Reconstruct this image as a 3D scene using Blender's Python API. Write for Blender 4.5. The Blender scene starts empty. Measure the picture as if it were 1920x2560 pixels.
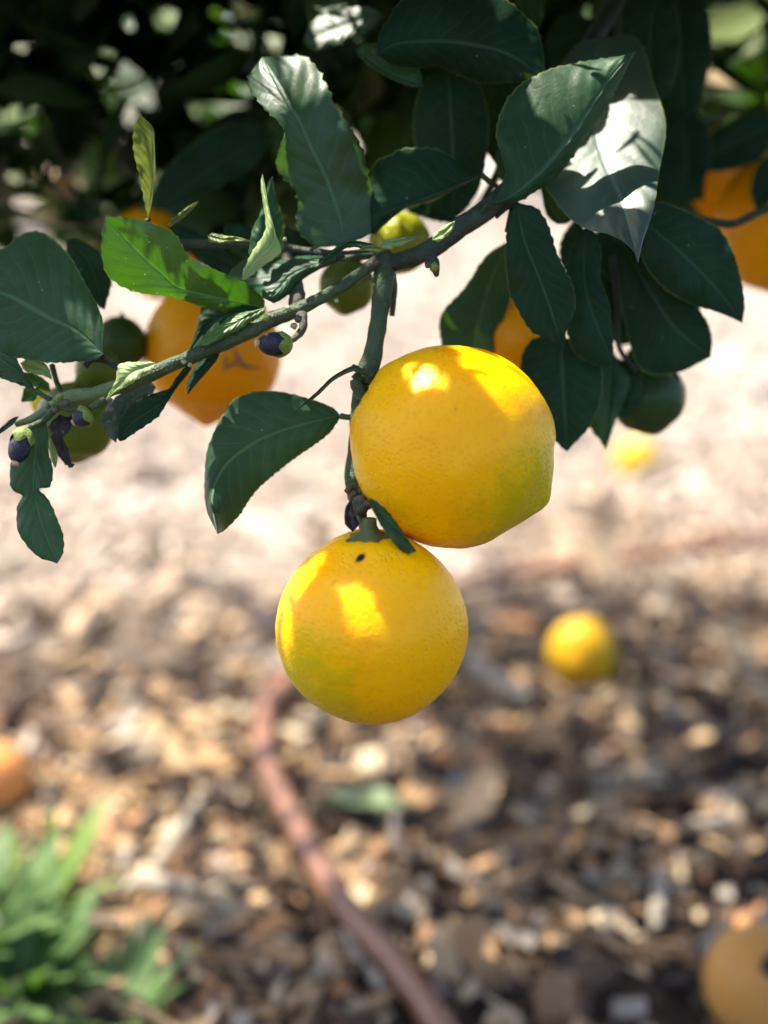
import bpy, bmesh, math, random
import numpy as np
from mathutils import Vector, Matrix, Quaternion, noise
random.seed(7); rng = np.random.default_rng(7)
S = bpy.context.scene
COL = S.collection
R_ = math.radians

# ---------------------------------------------------------------- camera
FPX, PITCH, H = 3090.0, R_(18), 0.52
CX, CU, CF = Vector((1, 0, 0)), Vector((0, math.sin(PITCH), math.cos(PITCH))), Vector((0, math.cos(PITCH), -math.sin(PITCH)))
CAM = Vector((0, 0, H))
def P(x, y, d):
    """picture position (1920 x 2560 grid) and depth in metres -> world point"""
    return CAM + CX*((x-960)/FPX*d) + CU*(-(y-1280)/FPX*d) + CF*d
def toc(v):
    r = v-CAM
    return r.dot(CX), r.dot(CU), r.dot(CF)
def D3(x, y, z):
    """direction given as (right, up, towards camera) -> world"""
    return (CX*x + CU*y - CF*z).normalized()
def G(x, y, z=0.0):
    d = CX*((x-960)/FPX) + CU*(-(y-1280)/FPX) + CF
    t = (z-H)/d.z
    return CAM + d*t
cam = bpy.data.objects.new('camera', bpy.data.cameras.new('camera')); COL.objects.link(cam)
cam.location = CAM; cam.rotation_euler = (R_(90)-PITCH, 0, 0)
cam.data.sensor_width = 36; cam.data.lens = FPX/2560*36
cam.data.clip_start = .01; cam.data.clip_end = 500
cam.data.dof.use_dof = True; cam.data.dof.focus_distance = .430; cam.data.dof.aperture_fstop = 3.25
cam.data.dof.aperture_blades = 0
S.camera = cam

# ---------------------------------------------------------------- light
SUN = D3(-.40, .90, .05)
el = math.asin(SUN.z); az = math.atan2(SUN.x, SUN.y)
sl = bpy.data.lights.new('sun', 'SUN'); sl.energy = 5.0; sl.angle = R_(.55); sl.color = (1, .93, .80)
so = bpy.data.objects.new('sun', sl); COL.objects.link(so)
so.rotation_euler = (-SUN).to_track_quat('-Z', 'Y').to_euler()
w = bpy.data.worlds.new('World'); S.world = w; w.use_nodes = True
nt = w.node_tree; bgn = nt.nodes['Background']
sky = nt.nodes.new('ShaderNodeTexSky'); sky.sky_type = 'NISHITA'; sky.sun_disc = False
sky.sun_elevation = el; sky.sun_rotation = az; sky.air_density = .7; sky.dust_density = 2.5; sky.ozone_density = .4
nt.links.new(sky.outputs[0], bgn.inputs[0]); bgn.inputs[1].default_value = .15
S.view_settings.view_transform = 'Standard'; S.view_settings.look = 'None'
S.view_settings.exposure = 1.65; S.view_settings.gamma = 1
S.cycles.max_bounces = 8; S.cycles.transmission_bounces = 6; S.cycles.diffuse_bounces = 4
S.cycles.sample_clamp_indirect = 6
S.cycles.use_denoising = True

# ---------------------------------------------------------------- node helper
class NT:
    def __init__(s, name):
        s.m = bpy.data.materials.new(name); s.m.use_nodes = True
        s.t = s.m.node_tree; s.t.nodes.clear()
        s.out = s.n('OutputMaterial')
    def n(s, kind, **kw):
        nd = s.t.nodes.new('ShaderNode'+kind)
        for k, v in kw.items():
            setattr(nd, k, v)
        return nd
    def set(s, sock, v):
        if hasattr(v, 'links') and hasattr(v, 'node'): s.t.links.new(v, sock)
        else: sock.default_value = v
    def math(s, op, a, b=0.0, c=None, clamp=False):
        nd = s.n('Math', operation=op); nd.use_clamp = clamp
        s.set(nd.inputs[0], a); s.set(nd.inputs[1], b)
        if c is not None: s.set(nd.inputs[2], c)
        return nd.outputs[0]
    def ramp(s, v, a, b, lo=0.0, hi=1.0):
        nd = s.n('MapRange', interpolation_type='SMOOTHSTEP')
        s.set(nd.inputs[0], v); nd.inputs[1].default_value = a; nd.inputs[2].default_value = b
        nd.inputs[3].default_value = lo; nd.inputs[4].default_value = hi
        return nd.outputs[0]
    def mix(s, f, a, b):
        nd = s.n('Mix', data_type='RGBA')
        s.set(nd.inputs[0], f)
        s.set(nd.inputs[6], a if not isinstance(a, tuple) else (*a, 1)); s.set(nd.inputs[7], b if not isinstance(b, tuple) else (*b, 1))
        return nd.outputs[2]
    def noise(s, vec, scale, detail=3, rough=.55, out=0):
        nd = s.n('TexNoise'); s.set(nd.inputs['Vector'], vec); nd.inputs['Scale'].default_value = scale
        nd.inputs['Detail'].default_value = detail; nd.inputs['Roughness'].default_value = rough
        return nd.outputs[out]
    def bump(s, h, strength, dist, normal=None):
        nd = s.n('Bump'); nd.inputs['Strength'].default_value = strength; nd.inputs['Distance'].default_value = dist
        s.set(nd.inputs['Height'], h)
        if normal is not None: s.set(nd.inputs['Normal'], normal)
        return nd.outputs[0]
    def bsdf(s, color, rough=.5, spec=.5, normal=None, **kw):
        nd = s.n('BsdfPrincipled'); s.set(nd.inputs['Base Color'], color if not isinstance(color, tuple) else (*color, 1))
        s.set(nd.inputs['Roughness'], rough); s.set(nd.inputs['Specular IOR Level'], spec)
        if normal is not None: s.set(nd.inputs['Normal'], normal)
        for k, v in kw.items(): s.set(nd.inputs[k.replace('_', ' ')], v)
        return nd.outputs[0]
    def done(s, sh):
        s.t.links.new(sh, s.out.inputs[0]); return s.m

def leaf_mat(name, top, under, trans, tw, rough=.38, dots=0.0, spec=.5, margin=(.26, .30, .08), wear=0.0, coat=0.0):
    t = NT(name)
    uv = t.n('UVMap').outputs[0]
    sp = t.n('SeparateXYZ'); t.set(sp.inputs[0], uv)
    u = sp.outputs[0]; v = t.math('ABSOLUTE', t.math('MULTIPLY_ADD', sp.outputs[1], 2.0, -1.0))
    ob = t.n('TexCoord').outputs['Object']
    wob = t.noise(ob, 60, 2)
    rib = t.ramp(v, .015, .075, 1, 0)
    # side veins: thin, curved towards the tip
    ph = t.math('SUBTRACT', t.math('MULTIPLY', u, 11.0), t.math('MULTIPLY', t.math('POWER', v, .8), 2.6))
    ph = t.math('ADD', ph, t.math('MULTIPLY', wob, 1.4))
    fr = t.math('ABSOLUTE', t.math('SUBTRACT', t.math('FRACT', ph), .5))
    side = t.math('MULTIPLY', t.ramp(fr, .0, .09, 1, 0), t.ramp(v, .55, .95, 1, 0))
    pil = t.ramp(fr, .0, .5)             # pillowed blade between the veins
    n1 = t.noise(ob, 45, 4, .6); n2 = t.noise(ob, 260, 3, .6); n3 = t.noise(ob, 1100, 2, .6)
    rnd = t.n('ObjectInfo').outputs['Random']
    c = t.mix(t.ramp(n1, .3, .7), top, tuple(min(1, k*1.75) for k in top))
    c = t.mix(t.math('MULTIPLY', t.ramp(n2, .45, .75), .35), c, tuple(k*.5 for k in top))
    c = t.mix(t.math('MULTIPLY', rnd, .35), c, (top[0]*1.9, top[1]*1.35, top[2]*.8))
    c = t.mix(t.math('MULTIPLY', side, .38), c, tuple(min(1, k*2.2+.01) for k in top))
    c = t.mix(t.math('MULTIPLY', rib, .6), c, tuple(min(1, k*3+.02) for k in top))
    c = t.mix(t.math('MULTIPLY', t.ramp(v, .965, .99), .45), c, margin)
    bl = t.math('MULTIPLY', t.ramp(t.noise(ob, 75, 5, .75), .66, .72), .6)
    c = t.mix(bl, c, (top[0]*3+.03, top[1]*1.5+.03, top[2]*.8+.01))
    if wear:
        c = t.mix(t.math('MULTIPLY', t.ramp(t.noise(ob, 330, 5, .7), .55, .68), wear), c, (.22, .2, .12))
    vo = t.n('TexVoronoi'); t.set(vo.inputs['Vector'], ob); vo.inputs['Scale'].default_value = 520
    dot = t.ramp(vo.outputs['Distance'], .07, .16, 1, 0)
    dot = t.math('MULTIPLY', dot, t.ramp(t.noise(ob, 210, 1), .5, .62))
    if dots: c = t.mix(t.math('MULTIPLY', dot, dots), c, (.5, .62, .35))
    dust = t.n('TexVoronoi'); t.set(dust.inputs['Vector'], ob); dust.inputs['Scale'].default_value = 260
    dst = t.math('MULTIPLY', t.ramp(dust.outputs['Distance'], .04, .10, 1, 0), t.ramp(t.noise(ob, 90, 1), .55, .65))
    c = t.mix(t.math('MULTIPLY', dst, .5), c, (.45, .5, .45))
    back = t.n('NewGeometry').outputs['Backfacing']
    c = t.mix(back, c, t.mix(t.math('MULTIPLY', t.math('MAXIMUM', rib, t.math('MULTIPLY', side, .5)), .5), under, tuple(min(1, k*1.7) for k in under)))
    h = t.math('ADD', t.math('MULTIPLY', pil, .22), t.math('MULTIPLY', n2, .5))
    h = t.math('SUBTRACT', h, t.math('MULTIPLY', rib, .9))
    nb = t.bump(h, .55, .0009)
    nb = t.bump(n3, .35, .00012, nb)
    ro = t.math('ADD', t.math('MULTIPLY', n2, .22), rough-.1)
    a = t.bsdf(c, ro, spec, nb, Coat_Weight=coat, Coat_Roughness=.40)
    tr = t.n('BsdfTranslucent')
    tc = t.mix(t.math('MULTIPLY', t.math('MAXIMUM', rib, t.math('MULTIPLY', side, .6)), .35), trans, tuple(min(1, k*1.8) for k in trans))
    if dots: tc = t.mix(t.math('MULTIPLY', dot, dots), tc, (.8, .95, .4))
    tc = t.mix(t.math('MULTIPLY', t.ramp(n1, .35, .7), .3), tc, tuple(k*.6 for k in trans))
    t.set(tr.inputs[0], tc); t.set(tr.inputs[1], nb)
    mx = t.n('MixShader'); mx.inputs[0].default_value = tw
    t.set(mx.inputs[1], a); t.set(mx.inputs[2], tr.outputs[0])
    return t.done(mx.outputs[0])

M = {}
M['leaf'] = leaf_mat('leaf_dark', (.008, .026, .014), (.035, .06, .028), (.06, .15, .008), .12, .46, spec=.06)
M['mid'] = leaf_mat('leaf_mid', (.015, .045, .021), (.05, .09, .035), (.10, .24, .012), .18, .45, spec=.17)
M['semi'] = leaf_mat('leaf_waxy', (.020, .052, .032), (.05, .09, .04), (.10, .24, .012), .2, .42, spec=.30)
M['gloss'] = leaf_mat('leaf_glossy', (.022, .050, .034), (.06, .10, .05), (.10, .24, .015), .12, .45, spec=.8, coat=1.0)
M['young'] = leaf_mat('leaf_young', (.045, .105, .016), (.08, .15, .03), (.055, .20, .002), .26, .45, dots=.9, margin=(.5, .5, .06))
M['olive'] = leaf_mat('leaf_olive', (.09, .13, .03), (.12, .16, .045), (.22, .28, .03), .3, .45, margin=(.6, .52, .06))
M['pale'] = leaf_mat('leaf_pale', (.16, .25, .09), (.2, .3, .12), (.35, .5, .08), .32, .5, margin=(.5, .48, .1))
M['dry'] = leaf_mat('leaf_dry', (.018, .014, .016), (.03, .024, .022), (.03, .02, .01), .05, .7, margin=(.03, .02, .02))
M['worn'] = leaf_mat('leaf_worn', (.028, .05, .032), (.06, .08, .05), (.08, .16, .02), .12, .5, wear=.8)
M['weed'] = leaf_mat('weed_leaf', (.055, .125, .03), (.085, .155, .045), (.12, .26, .035), .28, .5, margin=(.2, .35, .08))
M['sprout'] = leaf_mat('sprout_leaf', (.11, .20, .03), (.15, .24, .05), (.25, .40, .03), .35, .5, margin=(.3, .4, .1))
M['straw'] = leaf_mat('fallen_leaf_green', (.12, .22, .06), (.16, .22, .1), (.2, .3, .05), .25, .5)

def bark_mat(name, c1, c2, c3, sc=1.0, rough=.55):
    t = NT(name); ob = t.n('TexCoord').outputs['Object']
    mp = t.n('Mapping'); t.set(mp.inputs[0], ob)
    n1 = t.noise(ob, 90*sc, 4, .65); n2 = t.noise(ob, 420*sc, 4, .7); n3 = t.noise(ob, 28*sc, 2)
    c = t.mix(t.ramp(n1, .35, .65), c1, c2)
    c = t.mix(t.math('MULTIPLY', t.ramp(n2, .56, .72), .7), c, c3)
    c = t.mix(t.math('MULTIPLY', t.ramp(n3, .5, .7), .4), c, tuple(k*.5 for k in c1))
    nb = t.bump(t.math('ADD', n1, t.math('MULTIPLY', n2, .8)), 1.0, .0016/sc)
    return t.done(t.bsdf(c, rough, .4, nb))
M['bark'] = bark_mat('branch_bark', (.018, .030, .018), (.035, .05, .028), (.09, .095, .06))
M['green_stem'] = bark_mat('green_stem', (.026, .054, .018), (.048, .085, .028), (.14, .17, .09), 1.2, .45)
M['lit_stem'] = bark_mat('sunlit_stem', (.085, .13, .045), (.14, .19, .07), (.25, .27, .15), 1.4, .5)  # lighter stem colour stands for sun on the branch end
M['pale_stem'] = bark_mat('pale_stem', (.2, .27, .10), (.30, .36, .16), (.45, .45, .28), 1.4, .55)
M['scar'] = bark_mat('scar_wood', (.05, .045, .03), (.11, .10, .06), (.22, .19, .12), 2.0, .8)
M['trunk'] = bark_mat('trunk_bark', (.09, .075, .06), (.14, .12, .10), (.2, .18, .15), .3, .9)
M['calyx'] = bark_mat('calyx_green', (.12, .19, .03), (.2, .27, .05), (.35, .35, .12), 2.0, .5)
M['stick'] = bark_mat('dry_stick', (.28, .24, .185), (.36, .31, .25), (.2, .16, .12), .6, .8)
M['root'] = bark_mat('brown_stick', (.22, .13, .10), (.3, .19, .15), (.14, .09, .07), .5, .8)
M['tan'] = bark_mat('style_scar', (.5, .34, .18), (.6, .42, .24), (.4, .25, .12), 3.0, .7)
M['calyx_old'] = bark_mat('calyx_old', (.07, .095, .025), (.10, .12, .035), (.12, .10, .05), 1.5, .6)
M['purple'] = bark_mat('fruitlet_skin', (.014, .014, .03), (.024, .022, .042), (.05, .05, .06), 1.5, .32)

def peel_mat(name, gdir=None, glim=(.45, .95), ripe=(1.0, .485, .001), ripe2=(1.0, .54, .001), green=(.42, .42, .004), R=.037, specks=1.0, sss=.6, rough=.28, rot=None, lit=0):
    t = NT(name); tc = t.n('TexCoord'); ob = tc.outputs['Object']
    n1 = t.noise(ob, 35, 3, .55); n2 = t.noise(ob, 140, 3, .6); n0 = t.noise(ob, 14, 2)
    c = t.mix(t.ramp(n0, .35, .7), ripe, ripe2)
    c = t.mix(t.math('MULTIPLY', t.ramp(n1, .45, .75), .45), c, (ripe[0]*.93, ripe[1]*.80, ripe[2]))
    if gdir is not None:
        vm = t.n('VectorMath', operation='DOT_PRODUCT'); t.set(vm.inputs[0], ob); vm.inputs[1].default_value = tuple(gdir/R)
        g = t.math('ADD', vm.outputs['Value'], t.math('MULTIPLY', t.math('SUBTRACT', n1, .5), .35))
        g = t.math('ADD', g, t.math('MULTIPLY', t.math('SUBTRACT', n2, .5), .45))
        g = t.math('ADD', g, t.math('MULTIPLY', t.math('SUBTRACT', t.noise(ob, 520, 2), .5), .35))
        c = t.mix(t.math('MULTIPLY', t.ramp(g, *glim), .8), c, green)
    # oil glands: finely pitted rind
    vo = t.n('TexVoronoi'); t.set(vo.inputs['Vector'], ob); vo.inputs['Scale'].default_value = 620
    pit = t.ramp(vo.outputs['Distance'], .0, .45)
    c = t.mix(t.math('MULTIPLY', t.math('SUBTRACT', 1.0, pit), .28), c, tuple(k*.7 for k in ripe))
    v2 = t.n('TexVoronoi'); t.set(v2.inputs['Vector'], ob); v2.inputs['Scale'].default_value = 105
    cr = t.n('SeparateColor'); t.set(cr.inputs[0], v2.outputs['Color'])
    sz = t.ramp(v2.outputs['Distance'], .03, .07, 1, 0)
    spk = t.math('MULTIPLY', sz, t.ramp(cr.outputs[0], .84, .86))
    c = t.mix(t.math('MULTIPLY', spk, .75*specks), c, (.16, .07, .02))
    v3 = t.n('TexVoronoi'); t.set(v3.inputs['Vector'], ob); v3.inputs['Scale'].default_value = 55
    cr3 = t.n('SeparateColor'); t.set(cr3.inputs[0], v3.outputs['Color'])
    sc = t.math('MULTIPLY', t.ramp(t.math('ADD', v3.outputs['Distance'], t.math('MULTIPLY', n2, .3)), .17, .26, 1, 0), t.ramp(cr3.outputs[1], .86, .88))
    c = t.mix(t.math('MULTIPLY', sc, .4*specks), c, (.7, .55, .25))
    h = t.math('ADD', t.math('MULTIPLY', pit, .8), t.math('MULTIPLY', t.noise(ob, 1500, 2), .35))
    h = t.math('ADD', h, t.math('MULTIPLY', n2, 1.6))
    nb = t.bump(h, .7, .00045)
    ro = t.math('ADD', t.math('MULTIPLY', n2, .15), rough-.07)
    sh = t.bsdf(c, ro, .18, nb, Subsurface_Weight=sss, Subsurface_Scale=.012)
    for nd in t.t.nodes:
        if nd.type == 'BSDF_PRINCIPLED': nd.inputs['Subsurface Radius'].default_value = (1, .5, .08)
    return t.done(sh)

def hose_mat():
    t = NT('drip_hose'); ob = t.n('TexCoord').outputs['Object']
    n = t.noise(ob, 18, 4); n2 = t.noise(ob, 160, 3)
    c = t.mix(t.ramp(n, .35, .7), (.15, .062, .036), (.26, .12, .068))
    c = t.mix(t.math('MULTIPLY', t.ramp(n2, .5, .7), .3), c, (.36, .22, .15))
    return t.done(t.bsdf(c, .42, .5, t.bump(n2, .3, .001)))
M['hose'] = hose_mat()

def ground_mat():
    t = NT('mulch_soil'); tc = t.n('NewGeometry').outputs['Position']
    sp = t.n('SeparateXYZ'); t.set(sp.inputs[0], tc)
    n = t.noise(tc, 3.2, 5, .6); n2 = t.noise(tc, 38, 5, .7); n3 = t.noise(tc, 140, 3, .7); n4 = t.noise(tc, 1.1, 3, .5)
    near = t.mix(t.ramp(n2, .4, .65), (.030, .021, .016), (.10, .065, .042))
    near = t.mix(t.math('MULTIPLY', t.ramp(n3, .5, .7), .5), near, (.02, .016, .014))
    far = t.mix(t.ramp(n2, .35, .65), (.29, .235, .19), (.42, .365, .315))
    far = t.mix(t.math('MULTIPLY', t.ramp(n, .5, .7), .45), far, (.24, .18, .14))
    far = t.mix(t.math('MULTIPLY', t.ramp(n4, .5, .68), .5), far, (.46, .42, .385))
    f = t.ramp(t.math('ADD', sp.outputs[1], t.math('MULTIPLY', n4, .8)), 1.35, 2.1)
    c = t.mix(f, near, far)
    nb = t.bump(t.math('ADD', n2, t.math('MULTIPLY', n3, .5)), .9, .012)
    return t.done(t.bsdf(c, .9, .15, nb))
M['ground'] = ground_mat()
def chip_mat():
    t = NT('wood_chips'); at = t.n('Attribute', attribute_name='Col'); ob = t.n('TexCoord').outputs['Object']
    n = t.noise(ob, 260, 4, .7)
    c = t.mix(t.math('MULTIPLY', t.ramp(n, .45, .7), .45), at.outputs[0], (.09, .06, .04))
    return t.done(t.bsdf(c, .75, .25, t.bump(n, .5, .001)))
M['chips'] = chip_mat()
M['clod'] = bark_mat('dark_clod', (.02, .016, .014), (.035, .028, .022), (.06, .05, .04), .5, .9)

# ---------------------------------------------------------------- object helpers
def link(name, me, mat, parent=None, loc=None, kind=None):
    o = bpy.data.objects.new(name, me); COL.objects.link(o)
    if mat is not None: me.materials.append(mat)
    if parent is not None: o.parent = parent
    if loc is not None: o.location = loc
    if kind: o['kind'] = kind
    return o
def tag(o, label, cat, group=None, kind=None):
    o['label'] = label; o['category'] = cat
    if group: o['group'] = group
    if kind: o['kind'] = kind
    return o
def empty(name, loc):
    o = bpy.data.objects.new(name, None); COL.objects.link(o); o.location = loc; o.empty_display_size = .02
    bpy.context.view_layer.update()
    return o
def smooth(me):
    me.polygons.foreach_set('use_smooth', [True]*len(me.polygons)); return me
def mesh(name, verts, faces, uvs=None, sm=True):
    me = bpy.data.meshes.new(name); me.from_pydata([tuple(v) for v in verts], [], faces)
    if uvs is not None:
        ul = me.uv_layers.new(name='UVMap')
        li = np.empty(len(me.loops), dtype=np.int32); me.loops.foreach_get('vertex_index', li)
        ul.data.foreach_set('uv', np.asarray(uvs, dtype=np.float32)[li].ravel())
    if sm: smooth(me)
    me.update(); return me
def cr(pts, n):
    """Catmull-Rom through pts, n samples, even in arc length"""
    p = [Vector(q) for q in pts]
    if len(p) == 2: return [p[0].lerp(p[1], i/(n-1)) for i in range(n)]
    e = [p[0]*2-p[1]] + p + [p[-1]*2-p[-2]]
    fine = []
    for i in range(len(p)-1):
        a, b, c, d = e[i:i+4]
        for k in range(14):
            t = k/14
            fine.append(.5*((2*b)+(c-a)*t+(2*a-5*b+4*c-d)*t*t+(3*b-a-3*c+d)*t**3))
    fine.append(p[-1])
    L = [0]
    for i in range(1, len(fine)): L.append(L[-1]+(fine[i]-fine[i-1]).length)
    out = []; j = 0
    for i in range(n):
        s = L[-1]*i/(n-1)
        while j < len(L)-2 and L[j+1] < s: j += 1
        t = (s-L[j])/max(1e-9, L[j+1]-L[j])
        out.append(fine[j].lerp(fine[j+1], min(1, max(0, t))))
    return out
ORG = P(960, 600, .45)      # pivot of the tree
def tube(pts, radii, n=10, rough=0.0, seg=None, caps=True, seed=0, org=None):
    """tapering tube, radii interpolated along pts; returns verts, faces"""
    seg = seg or max(6, len(pts)*6)
    P4 = cr(pts, seg)
    rr = np.interp(np.linspace(0, 1, seg), np.linspace(0, 1, len(radii)), radii)
    vs, fs = [], []
    up = Vector((.3, .2, 1)).normalized()
    for i, p in enumerate(P4):
        t = (P4[min(i+1, seg-1)]-P4[max(i-1, 0)]).normalized()
        a = t.cross(up)
        if a.length < 1e-4: a = t.cross(Vector((1, 0, 0)))
        a.normalize(); b = t.cross(a)
        for k in range(n):
            an = 2*math.pi*k/n
            r = rr[i]
            q = p + (a*math.cos(an)+b*math.sin(an))*r
            if rough: q = p + (a*math.cos(an)+b*math.sin(an))*r*(1+rough*noise.noise(q*160+Vector((seed, 0, 0)))+rough*.6*noise.noise(q*420))
            vs.append(q)
    for i in range(seg-1):
        for k in range(n):
            fs.append((i*n+k, i*n+(k+1) % n, (i+1)*n+(k+1) % n, (i+1)*n+k))
    if caps:
        vs.append(P4[0]); c0 = len(vs)-1; vs.append(P4[-1]); c1 = len(vs)-1
        for k in range(n):
            fs.append((c0, (k+1) % n, k)); fs.append((c1, (seg-1)*n+k, (seg-1)*n+(k+1) % n))
    return vs, fs
def merge(parts):
    V, F = [], []
    for v, f in parts:
        o = len(V); V += v; F += [tuple(i+o for i in q) for q in f]
    return V, F
def tube_obj(name, pts, radii, mat, parent=None, org=None, **kw):
    v, f = tube(pts, radii, **kw)
    o0 = org if org is not None else (parent.matrix_world.translation if parent is not None else v[0])
    me = mesh(name, [q-o0 for q in v], f)
    o = link(name, me, mat, parent)
    if parent is None: o.location = o0
    return o

# ---------------------------------------------------------------- leaves
def blade(Mi, Li, Ri, d=.45, fl=0., fr=0., gx=0., gy=0., arch=1.2, wave=1.2, ser=2.2, under=False, nu=40, nv=8, seed=0, flare=0.0):
    """leaf blade from its midrib and two margins; gx, gy: how much farther it gets to the right / upwards; mm otherwise"""
    rr = random.Random(seed)
    f3 = lambda q: (q[0], q[1], (q[2] if len(q) > 2 else 0.))
    m = [f3(q) for q in Mi]; l = [m[0]] + [f3(q) for q in Li] + [m[-1]]; r = [m[0]] + [f3(q) for q in Ri] + [m[-1]]
    ms, ls, rs = cr(m, nu), cr(l, nu), cr(r, nu)
    cx = sum(q[0] for q in m)/len(m); cy = sum(q[1] for q in m)/len(m)
    mm = FPX*.001/d           # pixels per mm
    k1, k2, ph1, ph2 = rr.uniform(2.2, 3.8), rr.uniform(4.5, 7), rr.uniform(0, 6), rr.uniform(0, 6)
    tot = sum((ls[i]-ls[i-1]).length for i in range(1, nu))
    vs, uvs = [], []
    for i in range(nu):
        u = i/(nu-1)
        for j in range(-nv, nv+1):
            v = j/nv; e = ls[i] if j < 0 else rs[i]; a = abs(v)
            q = ms[i].lerp(e, a)
            fo = fl if j < 0 else fr
            env = math.sin(math.pi*min(1, max(0, u)))**.6
            dz = q[2] + fo*(a**1.3)*env - arch*math.sin(math.pi*a)*env
            dz += wave*a*a*env*(math.sin(k1*2*math.pi*u+ph1+(2.2 if j > 0 else 0))+.45*math.sin(k2*2*math.pi*u+ph2+(1 if j > 0 else 0)))
            dz += .13*env*math.sin(math.pi*a)*math.sin((u*11-a*2.2)*2*math.pi)+.8*env*noise.noise(Vector((u*5, v*1.6, seed*1.3)))
            x, y = q[0], q[1]
            if abs(j) == nv and ser and 0 < i < nu-1:
                dr = (e-ms[i]); dr.z = 0
                if dr.length > 1e-3:
                    dr.normalize(); s = abs(math.sin((u*tot/26+ph1)*math.pi))
                    s = (s*ser+rr.uniform(-.3, .3)*ser)*1.45
                    x -= dr.x*s*.9; y -= dr.y*s*.9
            dz += (gx*(x-cx) - gy*(y-cy))/mm
            vs.append(P(x, y, d+dz/1000)); uvs.append((u, .5+.5*v))
    W = 2*nv+1; fs = []
    for i in range(nu-1):
        for j in range(W-1):
            a = i*W+j; fs.append((a, a+1, a+W+1, a+W))
    # upper side towards the camera unless under
    acc = Vector()
    for q in fs[::7]:
        acc += (vs[q[1]]-vs[q[0]]).cross(vs[q[3]]-vs[q[0]])
    if (acc.dot(CF) > 0) != under: fs = [tuple(reversed(q)) for q in fs]
    return vs, fs, uvs
tree = empty('lemon_tree', ORG)
tag(tree, 'lemon tree whose fruit-laden branch crosses the upper half of the photo', 'tree')
LEAVES = []     # (centre, half sizes) only to know where blades are
def leaf(Mi, Li, Ri, mat='leaf', stalk=None, label=None, parent=None, **kw):
    kw.setdefault('seed', len(LEAVES)+3)
    vs, fs, uvs = blade(Mi, Li, Ri, **kw)
    par = parent or tree
    me = mesh('leaf', [v-ORG for v in vs], fs, uvs)
    o = link('leaf', me, M[mat], par); LEAVES.append(o)
    if label: o['label'] = label
    d = kw.get('d', .45)
    if stalk:
        pts = [P(q[0], q[1], d+(q[2] if len(q) > 2 else 0)/1000) for q in stalk]
        v, f = tube(pts, [.0011, .0009], n=8, rough=.15)
        link('leaf_stalk', mesh('leaf_stalk', [q-ORG for q in v], f), M['green_stem'], o)
    return o
def auto(base, tip, wl, wr=None, bend=0., n=5):
    """margins for a plain lanceolate blade between two picture positions"""
    wr = wl if wr is None else wr
    b, t = Vector(base[:2]), Vector(tip[:2]); ax = t-b; nrm = Vector((-ax.y, ax.x)).normalized()
    Mi, Li, Ri = [], [], []
    for i in range(n+1):
        u = i/n; c = b+ax*u+nrm*bend*math.sin(math.pi*u)
        Mi.append((c.x, c.y))
        if 0 < i < n:
            s = (math.sin(math.pi*u**.85))**.8
            Li.append((c.x+nrm.x*wl*s, c.y+nrm.y*wl*s)); Ri.append((c.x-nrm.x*wr*s, c.y-nrm.y*wr*s))
    return Mi, Li, Ri

# -- traced one by one from base or tip, with their own depth, tilt and fold
leaf([(862,612,6),(848,540,5),(830,482,3),(811,434,1),(777,366,-2),(745,300,-5),(724,268,-5),(690,205,3),(656,143,14)],
     [(791,622,6),(738,574,5),(738,492,2),(690,434,-2),(688,386,-4),(705,325,-6),(650,268,-2),(611,212,8),(635,165,13)],
     [(926,590,6),(946,540,5),(931,458,3),(917,386,0),(888,328,-3),(842,260,-3),(815,195,4),(772,140,12),(712,136,16)],
     'semi', d=.452, fl=-2, fr=-4, gx=.28, gy=.0, wave=2.6, ser=7, nu=64, nv=10, arch=-1.5, label='twisted leaf with scalloped edge and sunlit curled tip')
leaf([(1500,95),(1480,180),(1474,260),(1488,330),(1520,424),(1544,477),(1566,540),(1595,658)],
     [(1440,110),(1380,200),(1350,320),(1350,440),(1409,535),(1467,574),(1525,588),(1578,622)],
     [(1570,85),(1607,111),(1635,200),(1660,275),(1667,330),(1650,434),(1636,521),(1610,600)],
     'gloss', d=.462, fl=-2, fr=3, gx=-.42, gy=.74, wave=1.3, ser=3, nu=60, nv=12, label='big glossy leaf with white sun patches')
leaf([(1221,510),(1270,495),(1351,434),(1419,357),(1467,289),(1496,241),(1540,178),(1588,129)],
     [(1240,490),(1262,430),(1238,340),(1240,310),(1262,250),(1294,212),(1347,181),(1395,164),(1429,157),(1482,147),(1549,138)],
     [(1290,508),(1332,487),(1390,448),(1430,400),(1470,340),(1520,270),(1560,190)],
     'mid', d=.443, fl=9, fr=7, gx=.05, gy=.05, ser=4, nu=60, under=False, stalk=[(1221,510),(1205,528,3),(1190,545,6)])
leaf([(942,138),(990,110),(1090,104),(1180,112),(1270,135),(1350,190),(1362,205)],
     [(945,87),(970,43),(1000,0),(1080,-40),(1180,-50),(1274,0),(1312,34),(1341,63),(1358,110),(1365,170)],
     [(985,168),(1052,174),(1086,166),(1129,183),(1172,202),(1211,212),(1283,209),(1345,207)],
     'leaf', d=.452, fl=6, fr=8, gy=-.25, ser=4, nu=60)
leaf([(890,125),(930,155),(980,185),(1060,215)], [(912,108),(960,112),(1040,150)], [(900,145),(936,174),(980,200),(1020,216),(1054,219)],
     'mid', d=.468, gy=.3, gx=-.2)
leaf([(1120,170),(1125,260),(1130,350),(1135,450),(1131,552)], [(1060,200),(1036,260),(1031,310),(1036,372),(1045,440),(1080,510)],
     [(1190,200),(1220,270),(1223,340),(1216,410),(1200,470),(1165,525)], 'leaf', d=.482, gy=-.1, fl=4, fr=4)
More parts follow.
